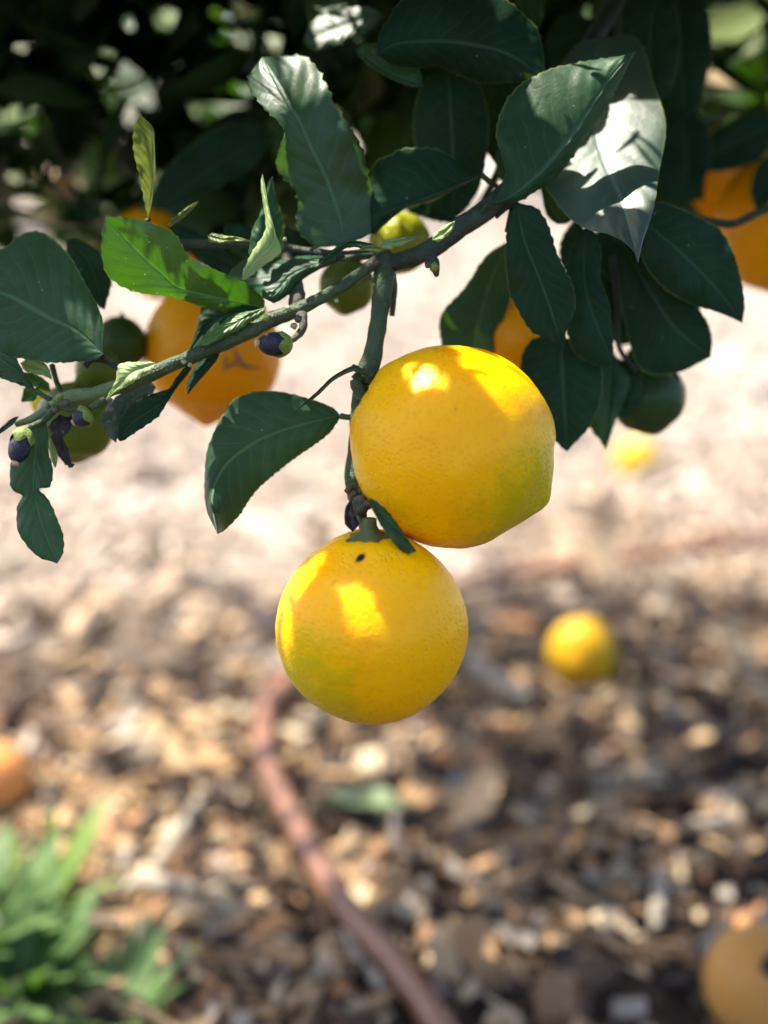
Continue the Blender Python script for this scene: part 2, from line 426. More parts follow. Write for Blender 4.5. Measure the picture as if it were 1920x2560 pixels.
leaf([(1205,437),(1143,463),(1081,492),(994,521),(955,538),(928,578)],
     [(1167,424),(1143,403),(1124,386),(1090,369),(1042,366),(994,371),(970,386),(935,402),(925,450),(924,530)],
     [(1139,473),(1080,505),(1018,521),(970,559),(945,583),(932,590)], 'leaf', d=.458, fl=5, fr=9, gy=-.1, ser=4, nu=56,
     stalk=[(1205,437),(1225,455,1),(1250,470,2)])
leaf([(258,884),(193,828),(120,794),(14,736),(-80,715)],
     [(262,830),(251,775),(207,693),(178,640),(145,606),(111,580),(72,577),(39,592),(10,618),(-50,640)],
     [(246,900),(193,907),(121,909),(48,898),(0,886),(-50,820)], 'mid', d=.440, fl=3, fr=2, gx=-.1, gy=.22, ser=3, nu=60, nv=10,
     stalk=[(258,884),(275,900,1),(296,915,3)], label='broad rounded leaf cut by the left edge of the photo')
leaf([(662,768),(554,746),(453,722),(410,688),(338,620),(263,540)],
     [(660,742),(627,712),(554,678),(482,645),(456,611),(443,587),(424,572),(390,560),(337,543)],
     [(627,782),(579,784),(506,770),(434,746),(347,734),(299,717),(275,698),(260,678),(251,630),(253,590)],
     'young', d=.436, fl=-3, fr=3, gx=.62, gy=-.35, ser=3, nu=64, nv=12, wave=1.0, label='sunlit lime green leaf dotted with oil glands')
leaf([(369,547),(376,500),(380,420),(379,345),(372,320),(352,290)], [(360,510),(345,434),(333,386),(331,337),(338,305)],
     [(380,505),(389,430),(387,350),(384,320),(366,300)], 'olive', d=.442, fl=-4, fr=4, gx=.8, stalk=[(369,547),(374,570,2),(390,600,5)],
     label='small upright folded leaf with yellow rim')
leaf([(418,565),(455,535),(497,503)], [(430,548),(470,515)], [(435,562),(475,530)], 'olive', d=.45, gx=.5, ser=1.5, nu=24)
leaf([(605,700),(640,650),(680,612),(686,575),(675,530),(664,480),(656,434)],
     [(606,678),(614,660),(630,625),(659,581),(661,545),(655,500),(651,460)], [(620,697),(656,669),(703,630),(690,585),(680,554),(671,518),(664,470)],
     'pale', d=.434, gx=-.2, gy=.5, fl=2, fr=-3, ser=2.5, nu=50, wave=.6, label='pale sunlit folded leaf pointing down')
leaf([(650,640),(660,590),(672,520),(682,440)], [(622,640),(628,580),(650,530),(668,460)], [(700,640),(713,570),(705,530),(690,490)], 'mid', d=.446, gx=.4, fl=3, fr=4)
leaf([(518,588),(560,600),(593,597),(636,607)], [(535,582),(560,587),(600,593)], [(527,607),(560,608),(600,604)], 'olive', d=.443, gy=.5, ser=1.5, nu=30)
leaf([(864,646),(792,660),(732,687),(701,720),(658,745)], [(816,639),(747,634),(686,635),(620,645),(584,669),(569,691),(605,708)],
     [(800,675),(765,696),(741,717),(722,738),(701,753),(683,759)], 'mid', wave=.5, d=.445, fl=14, fr=4, gx=-.05, gy=.35, ser=3, nu=60, nv=10,
     stalk=[(864,646),(900,640,1),(935,638,4)], label='glossy leaf with a soft sheen beside the fork')
leaf([(668,765),(611,795),(560,825),(492,866)], [(640,774),(581,786),(539,820),(502,848)], [(655,790),(620,812),(575,840),(520,864)], 'young', d=.438, fl=3, fr=2, gy=.4, ser=3, nu=44)
leaf([(650,770),(580,785),(520,815),(470,884)], [(620,762),(560,760),(507,763),(492,816)], [(620,800),(575,825),(520,852)], 'leaf', d=.452, gy=.2)
leaf([(553,876),(500,935),(468,988)], [(495,905),(478,930),(465,960)], [(540,905),(505,946),(485,968)], 'leaf', d=.443, fl=5, nu=36)
leaf([(482,910),(440,965),(400,1010),(340,1050),(294,1097)], [(463,915),(434,950),(422,970),(386,980),(347,997),(309,1030),(292,1066)],
     [(474,930),(439,975),(420,1006),(395,1045),(345,1080),(305,1105)], 'leaf', d=.441, gx=-.2, gy=.15, ser=3, nu=50, stalk=[(482,910),(478,905),(470,898,3)])
leaf([(390,968),(320,1000),(290,1107)], [(372,950),(330,958),(255,1030),(265,1085)], [(380,985),(340,1010),(300,1060)], 'worn', d=.449, gy=.3, nu=44, label='mottled worn leaf under the branch')
leaf([(390,908),(330,932),(262,1002)], [(370,903),(300,908),(288,950)], [(380,925),(330,960),(285,985)], 'pale', d=.432, gx=-.3, gy=.4, nu=36, ser=2)
leaf([(112,1045),(95,1100),(85,1160),(84,1226),(95,1275),(115,1340),(143,1409)],
     [(62,1072),(35,1120),(23,1173),(27,1222),(54,1240),(42,1262),(40,1295),(46,1336),(90,1390)],
     [(122,1080),(122,1125),(134,1173),(127,1217),(99,1222),(125,1251),(144,1295),(160,1339),(160,1382)], 'mid', d=.437, fl=3, fr=-2, gx=.15, gy=.25, ser=2, nu=64, nv=10,
     label='narrow hanging leaf pinched in the middle')
leaf([(125,1090),(134,1130),(138,1172)], [(121,1110),(126,1145)], [(138,1120),(145,1150)], 'pale', d=.441, gx=-.4, nu=24, ser=1)
leaf([(150,1035),(150,1085),(158,1128),(181,1169)], [(122,1058),(125,1090),(140,1130),(160,1160)], [(182,1052),(176,1078),(158,1092),(172,1120),(178,1150)], 'dry', d=.443, ser=9, nu=44, wave=2, label='black shrivelled leaf')
leaf([(165,1050),(180,1045),(196,1038)], [(176,1062),(190,1052)], [(170,1040),(186,1034)], 'dry', d=.443, ser=4, nu=20)
leaf([(88,975),(55,935),(-25,880)], [(76,952),(59,929),(39,893),(0,872)], [(60,968),(30,957),(5,948),(-25,925)], 'mid', d=.439, gy=.3, stalk=[(88,975),(110,990,0),(128,1000,0)], nu=44)
leaf([(130,950),(105,922),(50,908)], [(128,936),(114,908),(75,893)], [(108,940),(65,930)], 'pale', d=.446, gy=.6, gx=-.2, ser=1, nu=30, stalk=[(130,912,6),(140,950,4),(155,985,2)])
leaf([(128,980),(92,950),(58,930)], [(120,955),(90,935)], [(100,975),(70,955)], 'young', d=.452, ser=1, nu=24, gy=-.4)
leaf([(95,978),(75,985),(52,1005)], [(80,965),(62,968),(55,985)], [(90,1000),(70,1005)], 'young', d=.456, ser=1, nu=24)
leaf([(48,1040),(20,1060),(-20,1100)], [(30,1045),(5,1065)], [(35,1060),(5,1082)], 'worn', d=.439, ser=1, nu=24)
leaf([(852,1040),(800,1050),(699,1079),(627,1112),(560,1165,0),(528,1240,-6),(544,1336,-17)],
     [(833,1018),(785,998),(723,982),(675,976),(627,980),(579,1001),(545,1055),(518,1120),(510,1190),(514,1270)],
     [(847,1052),(818,1091),(736,1149),(688,1187),(640,1231),(600,1290),(565,1325)], 'mid', d=.446, fl=5, fr=2, gx=.12, gy=.02, ser=2, nu=70, nv=12,
     stalk=[(852,1040),(872,1043,-1),(892,1040,-2)], label='long leaf left of the fruits with a sunlit patch near its tip')
leaf([(924,1243),(950,1290),(990,1330),(1042,1379)], [(932,1275),(949,1312),(977,1351),(1012,1385)], [(950,1258),(977,1284),(1011,1332)], 'mid', d=.408, fl=-2, fr=2, ser=2, nu=40, gx=-.1, gy=.1,
     label='small leaf tucked between the two fruits')
leaf([(1290,505),(1310,600),(1350,700),(1385,800),(1406,891)], [(1270,550),(1261,620),(1264,680),(1272,735),(1293,778),(1327,831),(1385,858)],
     [(1345,520),(1378,575),(1402,650),(1432,708),(1440,769),(1418,827),(1412,872)], 'leaf', d=.449, gx=.1, gy=-.1, ser=3, nu=56, nv=10)
leaf([(1470,560),(1460,650),(1475,760),(1537,915)], [(1420,640),(1410,780),(1430,875),(1485,912)], [(1505,620),(1502,690),(1524,759),(1533,845)], 'leaf', d=.462, fl=5, gy=-.1)
leaf([(1590,540),(1690,620),(1790,720),(1856,808)], [(1640,503),(1699,519),(1771,552),(1805,577),(1834,627),(1858,714),(1863,770)],
     [(1602,640),(1650,714),(1723,759),(1795,783)], 'leaf', d=.466, gx=.1, gy=-.1, ser=2, fr=3, nu=56)
leaf([(1560,620),(1620,720),(1690,820),(1778,893)], [(1545,700),(1560,800),(1600,925),(1690,934)], [(1660,650),(1725,740),(1768,800),(1782,850)], 'leaf', d=.482, gy=-.15)
leaf([(1400,840),(1408,960),(1418,1130)], [(1325,850),(1298,930),(1340,1035),(1390,1108)], [(1490,870),(1508,970),(1481,1058),(1447,1100)], 'leaf', d=.476, gx=-.1)
leaf([(1530,890),(1522,1000),(1515,1126)], [(1470,950),(1472,1060),(1498,1100)], [(1575,950),(1545,1040),(1527,1090)], 'mid', d=.492)
leaf([(1275,600),(1220,720),(1170,940)], [(1215,636),(1162,715),(1100,790),(1105,870),(1135,935)], [(1292,690),(1272,770),(1242,850),(1232,915)], 'mid', d=.492, gx=.3, gy=-.3, label='soft blurred leaf hanging behind the upper fruit')
leaf([(1500,70),(1430,95),(1362,132)], [(1480,48),(1420,30),(1375,70)], [(1480,120),(1440,165),(1375,168)], 'leaf', d=.53)
leaf([(1310,-60),(1325,10),(1345,82)], [(1285,-30),(1300,30)], [(1355,-30),(1362,30)], 'mid', d=.486, gy=.3, gx=-.3)
leaf([(960,38),(860,62),(756,104)], [(920,16),(850,22),(785,48)], [(930,75),(860,106),(790,128)], 'semi', d=.500, gx=-.45, gy=.6)
leaf([(900,-40),(840,-10),(775,60)], [(850,-50),(770,-20),(765,30)], [(900,0),(850,28),(800,55)], 'mid', d=.515, gx=-.4, gy=.5)
leaf([(385,525),(490,450),(590,385),(690,335)], [(400,440),(480,360),(560,312),(640,310)], [(440,520),(540,470),(640,410)], 'leaf', d=.545, gy=-.1)
leaf([(165,600),(222,655),(262,775)], [(195,595),(262,640),(282,700)], [(165,640),(190,700),(235,760)], 'leaf', d=.475)
leaf([(1690,-40),(1700,100),(1715,300)], [(1640,0),(1620,120),(1660,250)], [(1760,0),(1780,120),(1750,260)], 'leaf', d=.53)
leaf([(1640,-20),(1625,120),(1640,260)], [(1560,0),(1560,120),(1600,230)], [(1690,20),(1700,120),(1680,220)], 'leaf', d=.50)
leaf([(1700,520),(1720,400),(1690,230)], [(1640,480),(1650,350),(1670,260)], [(1760,460),(1780,350),(1730,260)], 'leaf', d=.56)
leaf([(1250,420),(1290,330),(1250,190)], [(1215,380),(1215,290),(1230,220)], [(1310,390),(1340,310),(1290,220)], 'leaf', d=.50)
leaf([(1290,470),(1270,430),(1262,340)], [(1250,450),(1235,400)], [(1320,440),(1310,380)], 'mid', d=.492)
leaf([(1440,520),(1390,560),(1350,470)], [(1420,560),(1370,545)], [(1430,480),(1380,450)], 'mid', d=.478)
leaf([(1500,560),(1590,640),(1690,700)], [(1480,640),(1550,720),(1640,740)], [(1560,560),(1640,590),(1690,650)], 'leaf', d=.50)
leaf([(1560,900),(1620,960),(1700,1000)], [(1580,870),(1650,890),(1700,940)], [(1560,960),(1600,1020),(1660,1040)], 'leaf', d=.51)
leaf([(1380,860),(1450,900),(1560,960)], [(1420,850),(1500,860),(1550,900)], [(1380,900),(1440,970),(1520,990)], 'leaf', d=.497)
leaf([(1470,560),(1530,700),(1590,860)], [(1440,680),(1480,800),(1540,860)], [(1560,640),(1620,740),(1630,820)], 'leaf', d=.512)
leaf([(1600,560),(1570,680),(1560,830)], [(1640,640),(1650,740),(1610,820)], [(1530,640),(1510,740),(1525,810)], 'leaf', d=.505)
leaf([(1440,540),(1450,620),(1430,700)], [(1480,600),(1480,660)], [(1400,600),(1400,660)], 'leaf', d=.50)
leaf([(1500,880),(1550,950),(1560,1050)], [(1470,950),(1500,1020)], [(1600,920),(1600,1000)], 'leaf', d=.500)
leaf([(1680,600),(1700,720),(1650,860)], [(1640,680),(1620,780)], [(1750,700),(1740,800)], 'leaf', d=.51)
leaf([(1010,520),(1070,500),(1150,560)], [(1030,490),(1090,480)], [(1030,535),(1090,555)], 'leaf', d=.50)
leaf([(560,560),(620,610),(700,650)], [(600,560),(680,590)], [(570,610),(640,650)], 'leaf', d=.492)
leaf([(470,620),(540,640),(640,700)], [(520,600),(600,640)], [(490,650),(570,700)], 'leaf', d=.50)
leaf([(700,560),(740,640),(720,700)], [(700,610),(700,660)], [(780,600),(770,660)], 'leaf', d=.488)
leaf([(420,560),(460,600),(560,620)], [(450,560),(520,590)], [(430,600),(490,640)], 'leaf', d=.51)
leaf([(1960,300),(1860,350),(1700,420)], [(1880,280),(1780,330)], [(1900,400),(1800,430)], 'leaf', d=.565)
leaf([(1960,380),(1915,440),(1890,530)], [(1900,400),(1875,470)], [(1960,450),(1925,510)], 'leaf', d=.55)
leaf([(1640,380),(1700,440),(1760,500)], [(1700,390),(1760,440)], [(1650,440),(1700,500)], 'leaf', d=.575)
# shreds of bud scale and leaf left along the branch
leaf([(950,612),(1000,603),(1052,590)], [(965,598),(1010,592)], [(965,625),(1010,613)], 'pale', d=.436, ser=2, nu=24, gy=.6)
leaf([(955,622),(925,618),(890,628)], [(945,614),(915,613)], [(945,632),(915,628)], 'pale', d=.434, ser=1.5, nu=24, gy=.5)
leaf([(950,618),(880,606),(830,640),(790,670)], [(920,606),(860,603),(815,640)], [(920,622),(865,622),(830,655)], 'mid', d=.438, ser=1.5, nu=40, gy=.5)
leaf([(1080,600),(1110,580),(1138,553)], [(1085,582),(1115,560)], [(1098,605),(1128,582)], 'pale', d=.428, ser=4, nu=24, gy=.5)
leaf([(905,935),(885,918),(830,945),(790,985),(733,1032)], [(890,912),(835,938),(795,975)], [(885,928),(835,952),(792,992)], 'worn', d=.428, ser=.5, nu=50, wave=.4, label='thin withered leaf curling off the stalk')
leaf([(880,1245),(868,1290),(882,1330)], [(862,1270),(862,1310)], [(885,1275),(900,1310)], 'dry', d=.418, ser=4, nu=24)
leaf([(913,1385),(900,1392),(888,1406)], [(903,1383),(890,1393)], [(914,1396),(902,1405)], 'dry', d=.392, ser=3, nu=20)

# ---------------------------------------------------------------- branches
def br(name, pts, w, mat, d=.445, label=None, **kw):
    """pts: picture positions (+ mm offset in depth); w: picture widths"""
    pp = [P(q[0], q[1], d+(q[2] if len(q) > 2 else 0)/1000) for q in pts]
    rad = [a*.46/FPX*d for a in w]
    o = tube_obj(name, pp, rad, M[mat], tree, n=14, rough=kw.pop('rough', .15), **kw)
    if label: o['label'] = label
    return o
br('branch', [(1760,-420,80),(1600,-100,64),(1500,70,58),(1440,190,50),(1400,330,32),(1262,486,6),(1150,570,0),(1060,632,0),(985,655,0),(950,672,0)],
   [80,72,66,60,56,56,58,60,56,48], 'bark', d=.448, label='main grey green branch rising to the upper right', seg=90)
br('branch', [(965,640,2),(958,700,0),(950,780,-2),(935,870,-4),(915,940,-5),(897,1010,-4),(890,1100,-4),(884,1190,-6),(893,1245,-10),(905,1300,-16),(925,1352,-24)],
   [58,54,50,50,58,42,38,48,52,28,40], 'green_stem', d=.447, seg=90, label='hanging green shoot that carries the two big fruits')
br('branch', [(975,640,2),(930,662,-1),(860,712,-3),(790,752,-3),(735,778,-3),(660,808,-3),(560,858,-5),(430,912,-7),(330,958,-8),(290,968,-8)],
   [40,34,34,36,44,42,40,38,38,38], 'green_stem', d=.447, seg=110, label='side branch running down to the left')
br('twig', [(300,966,-8),(230,985,-8),(160,1002,-8),(90,1042,-6),(40,1062,-5)], [39,41,46,28,14], 'lit_stem', d=.447, rough=.2)
br('twig', [(940,632,2),(860,640,3),(740,625,4),(620,612,5),(430,606,7),(330,590,14)], [30,26,26,26,24,20], 'bark', d=.453)
br('twig', [(738,780,0),(742,730,3),(725,670,9),(700,600,16)], [42,44,40,34], 'scar', d=.446, rough=.3)
br('twig', [(752,785,0),(758,812,-2),(750,832,-3),(722,856,-6)], [32,26,22,16], 'scar', d=.442, rough=.35)
br('twig', [(1430,150,0),(1330,260,0),(1260,400,0),(1200,520,0)], [30,28,26,24], 'bark', d=.515)
br('twig', [(2000,500,0),(1900,530,0),(1830,560,0),(1760,548,0),(1690,520,0)], [22,20,24,18,14], 'bark', d=.50)
br('twig', [(1530,640,0),(1545,760,0),(1545,860,0),(1590,930,0)], [18,16,16,14], 'bark', d=.49)
br('twig', [(975,660,0),(985,720,2),(980,790,4)], [22,20,14], 'green_stem', d=.452)
br('twig', [(1070,640,0),(1085,660,0),(1092,690,-1)], [34,30,14], 'bark', d=.447, rough=.35)
br('twig', [(1285,500,0),(1262,520,0),(1240,545,0)], [24,18,10], 'bark', d=.452, rough=.4)
br('twig', [(1290,505,0),(1275,550,0),(1265,580,0)], [22,18,10], 'bark', d=.454, rough=.4)
br('twig', [(150,1000,0),(170,1020,-2),(205,1028,-4)], [18,16,14], 'green_stem', d=.436)
br('twig', [(262,1000,0),(240,1012,-2),(225,1020,-3)], [20,20,18], 'green_stem', d=.432)
br('twig', [(145,1015,0),(110,1050,-3),(75,1068,-6)], [20,18,16], 'green_stem', d=.438)
br('twig', [(300,925,0),(270,905,2),(235,898,2),(212,915,2)], [10,12,14,22], 'dry', d=.440, rough=.6)
br('twig', [(908,1225,0),(882,1215,-2),(868,1232,-3)], [30,22,18], 'scar', d=.434, rough=.4)
br('twig', [(920,1240,0),(898,1262,-6),(905,1280,-10)], [26,42,34], 'scar', d=.428, rough=.7)
br('twig', [(905,940,0),(890,950,0),(905,1000,0)], [24,34,24], 'green_stem', d=.437)
br('twig', [(915,930,0),(900,928,0),(880,915,0)], [20,18,14], 'green_stem', d=.434)
# little scars and warts on the branches
for (x, y, r, d) in [(735,815,9,.432),(745,798,10,.431),(720,770,8,.438),(1085,668,12,.440),(1070,662,9,.440),(938,655,8,.43),(932,712,6,.436),(930,700,5,.436),(842,752,6,.434),
                     (132,1008,9,.432),(120,1015,7,.432),(150,990,9,.431),(165,1008,10,.431),(138,1025,8,.43),(275,1000,8,.428),(460,905,7,.428),(475,912,6,.428),
                     (905,1225,12,.428),(918,1262,13,.42),(885,1235,9,.428),(665,795,9,.432),(712,598,6,.435)]:
    bm = bmesh.new(); bmesh.ops.create_icosphere(bm, subdivisions=2, radius=r/FPX*d)
    for v in bm.verts: v.co *= 1+.35*noise.noise(v.co*900+Vector((x, y, 0)))
    me = bpy.data.meshes.new('bud_scar'); bm.to_mesh(me); bm.free(); smooth(me)
    link('bud_scar', me, M[random.choice(['scar', 'pale_stem', 'calyx'])], tree, P(x, y, d)-ORG)

# ---------------------------------------------------------------- fruit
def fruit_mesh(Rm, nip=.10, nipw=.22, prol=1.0, neck=.05, seed=0, nu=112, nv=72, lump=.02):
    vs, fs = [], []
    sd = Vector((seed*3.1, seed*1.7, seed))
    for i in range(nv+1):
        th = math.pi*i/nv
        for j in range(nu):
            ph = 2*math.pi*j/nu
            dr = Vector((math.sin(th)*math.cos(ph), math.sin(th)*math.sin(ph), math.cos(th)))
            r = 1 + nip*math.exp(-((math.pi-th)/nipw)**2) - .035*math.exp(-(((math.pi-th)-.52)/.2)**2)*(1 if nip else 0)
            r -= neck*math.exp(-(th/.16)**2); r += neck*.5*math.exp(-((th-.3)/.18)**2)
            r += lump*noise.noise(dr*1.5+sd)+lump*.3*noise.noise(dr*5+sd)+.004*noise.noise(dr*12+sd)
            r += .006*math.cos(ph*9)*math.exp(-(th/.5)**2)
            q = dr*r*Rm; q.z *= prol
            vs.append(q)
    for i in range(nv):
        for j in range(nu):
            a, b = i*nu+j, i*nu+(j+1) % nu
            fs.append((a, a+nu, b+nu, b))
    me = mesh('fruit', vs, fs)
    bm = bmesh.new(); bm.from_mesh(me); bmesh.ops.remove_doubles(bm, verts=bm.verts, dist=1e-6)
    bmesh.ops.recalc_face_normals(bm, faces=bm.faces); bm.to_mesh(me); bm.free(); smooth(me)
    return me
def calyx_mesh(R, top, seed=0):
    vs, fs = [], []; n = 30; prof = [(1.25, -.06), (1.15, .05), (.85, .16), (.55, .3), (.4, .6), (.36, top)]
    for k, (r, z) in enumerate(prof):
        for j in range(n):
            a = 2*math.pi*j/n
            lob = 1+(.22*math.cos(5*a+seed)+.09*math.sin(9*a+1)+.06*math.sin(13*a))*max(0, 1-k/2.5)
            vs.append(Vector((math.cos(a)*r*lob*R, math.sin(a)*r*lob*R, z*R)))
    for k in range(len(prof)-1):
        for j in range(n):
            fs.append((k*n+j, k*n+(j+1) % n, (k+1)*n+(j+1) % n, (k+1)*n+j))
    fs.append(tuple((len(prof)-1)*n+j for j in range(n)))
    return mesh('calyx', vs, fs)
def fruit(name, pos, Rm, stem, label, cat, mat=None, green=None, glim=(.45, .95), group=None, calyx=True, cmat='calyx', parts=(), pkw=None, **kw):
    """stem: direction (right, up, towards camera) from the centre to the stalk"""
    ax = D3(*stem); q = ax.to_track_quat('Z', 'Y')
    pk = dict(pkw or {})
    gd = (q.inverted() @ D3(*green)) if green else None
    m = mat or peel_mat('peel_'+name, gd, glim, R=Rm, **pk)
    o = link(name, fruit_mesh(Rm, **kw), m); o.location = pos; o.rotation_mode = 'QUATERNION'; o.rotation_quaternion = q
    tag(o, label, cat, group)
    if calyx:
        c = link('calyx', calyx_mesh(Rm*.20, 1.0, kw.get('seed', 0)), M[cmat], o); c.location = (0, 0, Rm*kw.get('prol', 1.0)*.975)
    return o
rf = lambda px, d: px/FPX*d
fruit('lemon', P(1133,1118,.430), rf(253,.430), (-.86,.50,.10), 'plump yellow lemon with green nipple end, upper of the two sharp fruits', 'lemon', green=(.78,-.52,.25), glim=(.42, 1.05),
      nip=.075, nipw=.17, prol=1.02, seed=1, calyx=False)
fruit('lemon', P(930,1568,.424), rf(241,.424), (-.02,.90,.22), 'round yellow lemon with a green patch, hanging lowest', 'lemon', green=(-.72,-.60,.45), glim=(.50, 1.1),
      nip=.0, prol=.985, seed=5, neck=.06, cmat='calyx_old')
OR = dict(ripe=(1.0,.39,.001), ripe2=(1.0,.43,.001), specks=.6)
o = fruit('lemon', P(530,880,.545), rf(172,.545), (.1,.9,.1), 'orange fruit with dark scratches behind the left branch', 'lemon', nip=.09, nipw=.16, prol=1.0, seed=8, pkw=OR)
for pts in ([(598,885),(592,905),(575,915),(556,928)], [(560,920),(565,905),(562,890)], [(590,905),(610,915),(650,920)], [(585,870),(592,890),(615,912)]):
    w = [P(x, y, .545-math.sqrt(max(0, 172**2-(x-530)**2-(y-880)**2))/FPX*.545) for x, y in pts]
    inv = (Matrix.Translation(o.location) @ o.rotation_quaternion.to_matrix().to_4x4()).inverted()
    v, f = tube([inv @ p for p in w], [.0003, .0006, .0003], n=6, rough=.3)
    link('peel_scratch', mesh('peel_scratch', v, f), M['root'], o)
fruit('lemon', P(395,625,.62), rf(118,.62), (0,1,0), 'blurred orange fruit mostly hidden behind the lime green leaf', 'lemon', seed=9, nip=.05, pkw=OR)
fruit('lemon', P(1300,848,.512), rf(112,.512), (0,1,0), 'orange fruit glimpsed between leaves above the upper lemon', 'lemon', seed=10, nip=.05, pkw=OR)
fruit('lemon', P(1965,560,.60), rf(178,.60), (-.2,.9,.1), 'big orange fruit cut by the right edge of the photo', 'lemon', seed=11, nip=.04, pkw=OR)
fruit('lemon', P(1775,440,.72), rf(122,.72), (0,1,0), 'orange fruit in deep shade behind the bare twig at upper right', 'lemon', seed=12, nip=.04, pkw=OR)
GR = dict(ripe=(.10,.14,.015), ripe2=(.15,.19,.02), specks=.6, sss=.15)
YG = dict(ripe=(.26,.27,.012), ripe2=(.22,.24,.012), specks=.4, sss=.2)
fruit('unripe_lemon', P(868,715,.50), rf(70,.50), (.1,1,0), 'small green lemon hanging behind the fork of the branch', 'unripe lemon', seed=13, pkw=GR, nip=.06)
fruit('unripe_lemon', P(1000,608,.50), rf(78,.50), (-.3,.8,-.3), 'yellow green lemon peeking over the fork', 'unripe lemon', seed=14, pkw=YG, nip=.06)
fruit('unripe_lemon', P(188,1056,.485), rf(99,.485), (.1,1,.1), 'olive green lemon hanging under the tip of the left branch', 'unripe lemon', seed=15, pkw=GR, nip=.06)
fruit('unripe_lemon', P(244,925,.50), rf(56,.50), (.1,1,.1), 'dark green lemon tucked below the broad left leaf', 'unripe lemon', seed=16, pkw=GR, nip=.06)
fruit('unripe_lemon', P(112,1005,.50), rf(36,.50), (.1,1,.1), 'tiny yellow lemon behind the budding branch tip', 'unripe lemon', seed=17, pkw=dict(ripe=(.7,.55,.02), ripe2=(.6,.52,.02)), nip=.06)
fruit('unripe_lemon', P(300,860,.53), rf(68,.53), (.1,1,.1), 'dark green lemon left of the scratched orange one', 'unripe lemon', seed=18, pkw=dict(ripe=(.04,.075,.015), ripe2=(.06,.10,.015), sss=.1), nip=.06)
fruit('unripe_lemon', P(1620,992,.52), rf(94,.52), (-.2,1,.1), 'round green lemon in shade at the foot of the right leaves', 'unripe lemon', seed=19, pkw=dict(ripe=(.03,.065,.02), ripe2=(.045,.085,.02), sss=.1), nip=.03)

def fruitlet(c, d, rl, rw, ax, label, tipdot=True, cap=1.0):
    """young dark fruit: ax points from the calyx to the style end"""
    t = empty('fruitlet', P(c[0], c[1], d)); tag(t, label, 'young fruit')
    q = D3(*ax).to_track_quat('Z', 'Y'); k = d/FPX
    vs, fs = [], []; n, m = 28, 22
    for i in range(m+1):
        th = math.pi*i/m
        for j in range(n):
            a = 2*math.pi*j/n; r = math.sin(th)**.85*rw*k*(1+.03*math.cos(5*a))
            z = -math.cos(th)*rl*k
            vs.append(q @ Vector((r*math.cos(a), r*math.sin(a), z)))
    for i in range(m):
        for j in range(n): fs.append((i*n+j, i*n+(j+1) % n, (i+1)*n+(j+1) % n, (i+1)*n+j))
    link('fruit_body', mesh('fruit_body', vs, fs), M['purple'], t)
    if tipdot:
        v, f = tube([q @ Vector((0, 0, rl*k*.93)), q @ Vector((0, 0, rl*k*1.14))], [.30*rw*k, .38*rw*k], n=16, seg=5)
        v2, f2 = tube([q @ Vector((0, 0, rl*k*1.13)), q @ Vector((0, 0, rl*k*1.2))], [.36*rw*k, .2*rw*k], n=16, seg=4)
        link('style_scar', mesh('style_scar', *merge([(v, f), (v2, f2)])), M['tan'], t)
    vs, fs = [], []; n = 40
    for i, (rr, zz) in enumerate([(.0, -1.25), (.35, -1.2), (.8, -.98), (1.06, -.62), (1.13, -.25), (1.08, -.02)]):
        for j in range(n):
            a = 2*math.pi*j/n; z = zz
            if i >= 4: z -= .33*(1-abs(math.cos(2.5*a)))*(i-3)/2*1.3
            r = rr*rw*k*(cap+.05*math.sin(7*a))
            vs.append(q @ Vector((r*math.cos(a), r*math.sin(a), z*rl*k*.82)))
    for i in range(5):
        for j in range(n): fs.append((i*n+j, (i+1)*n+j, (i+1)*n+(j+1) % n, i*n+(j+1) % n))
    link('calyx', mesh('calyx', vs, fs), M['calyx'], t)
    return t
fruitlet((52,1113), .432, 46, 28, (-.22,-.9,.25), 'dark purple fruitlet with green cap hanging at the branch tip')
fruitlet((206,1043), .430, 25, 25, (-.75,-.5,.1), 'round dark fruitlet under the branch with its cap towards the right')
fruitlet((688,860), .432, 44, 30, (-.93,0,.36), 'dark fruitlet with tan end in front of the scratched orange fruit', cap=.98)

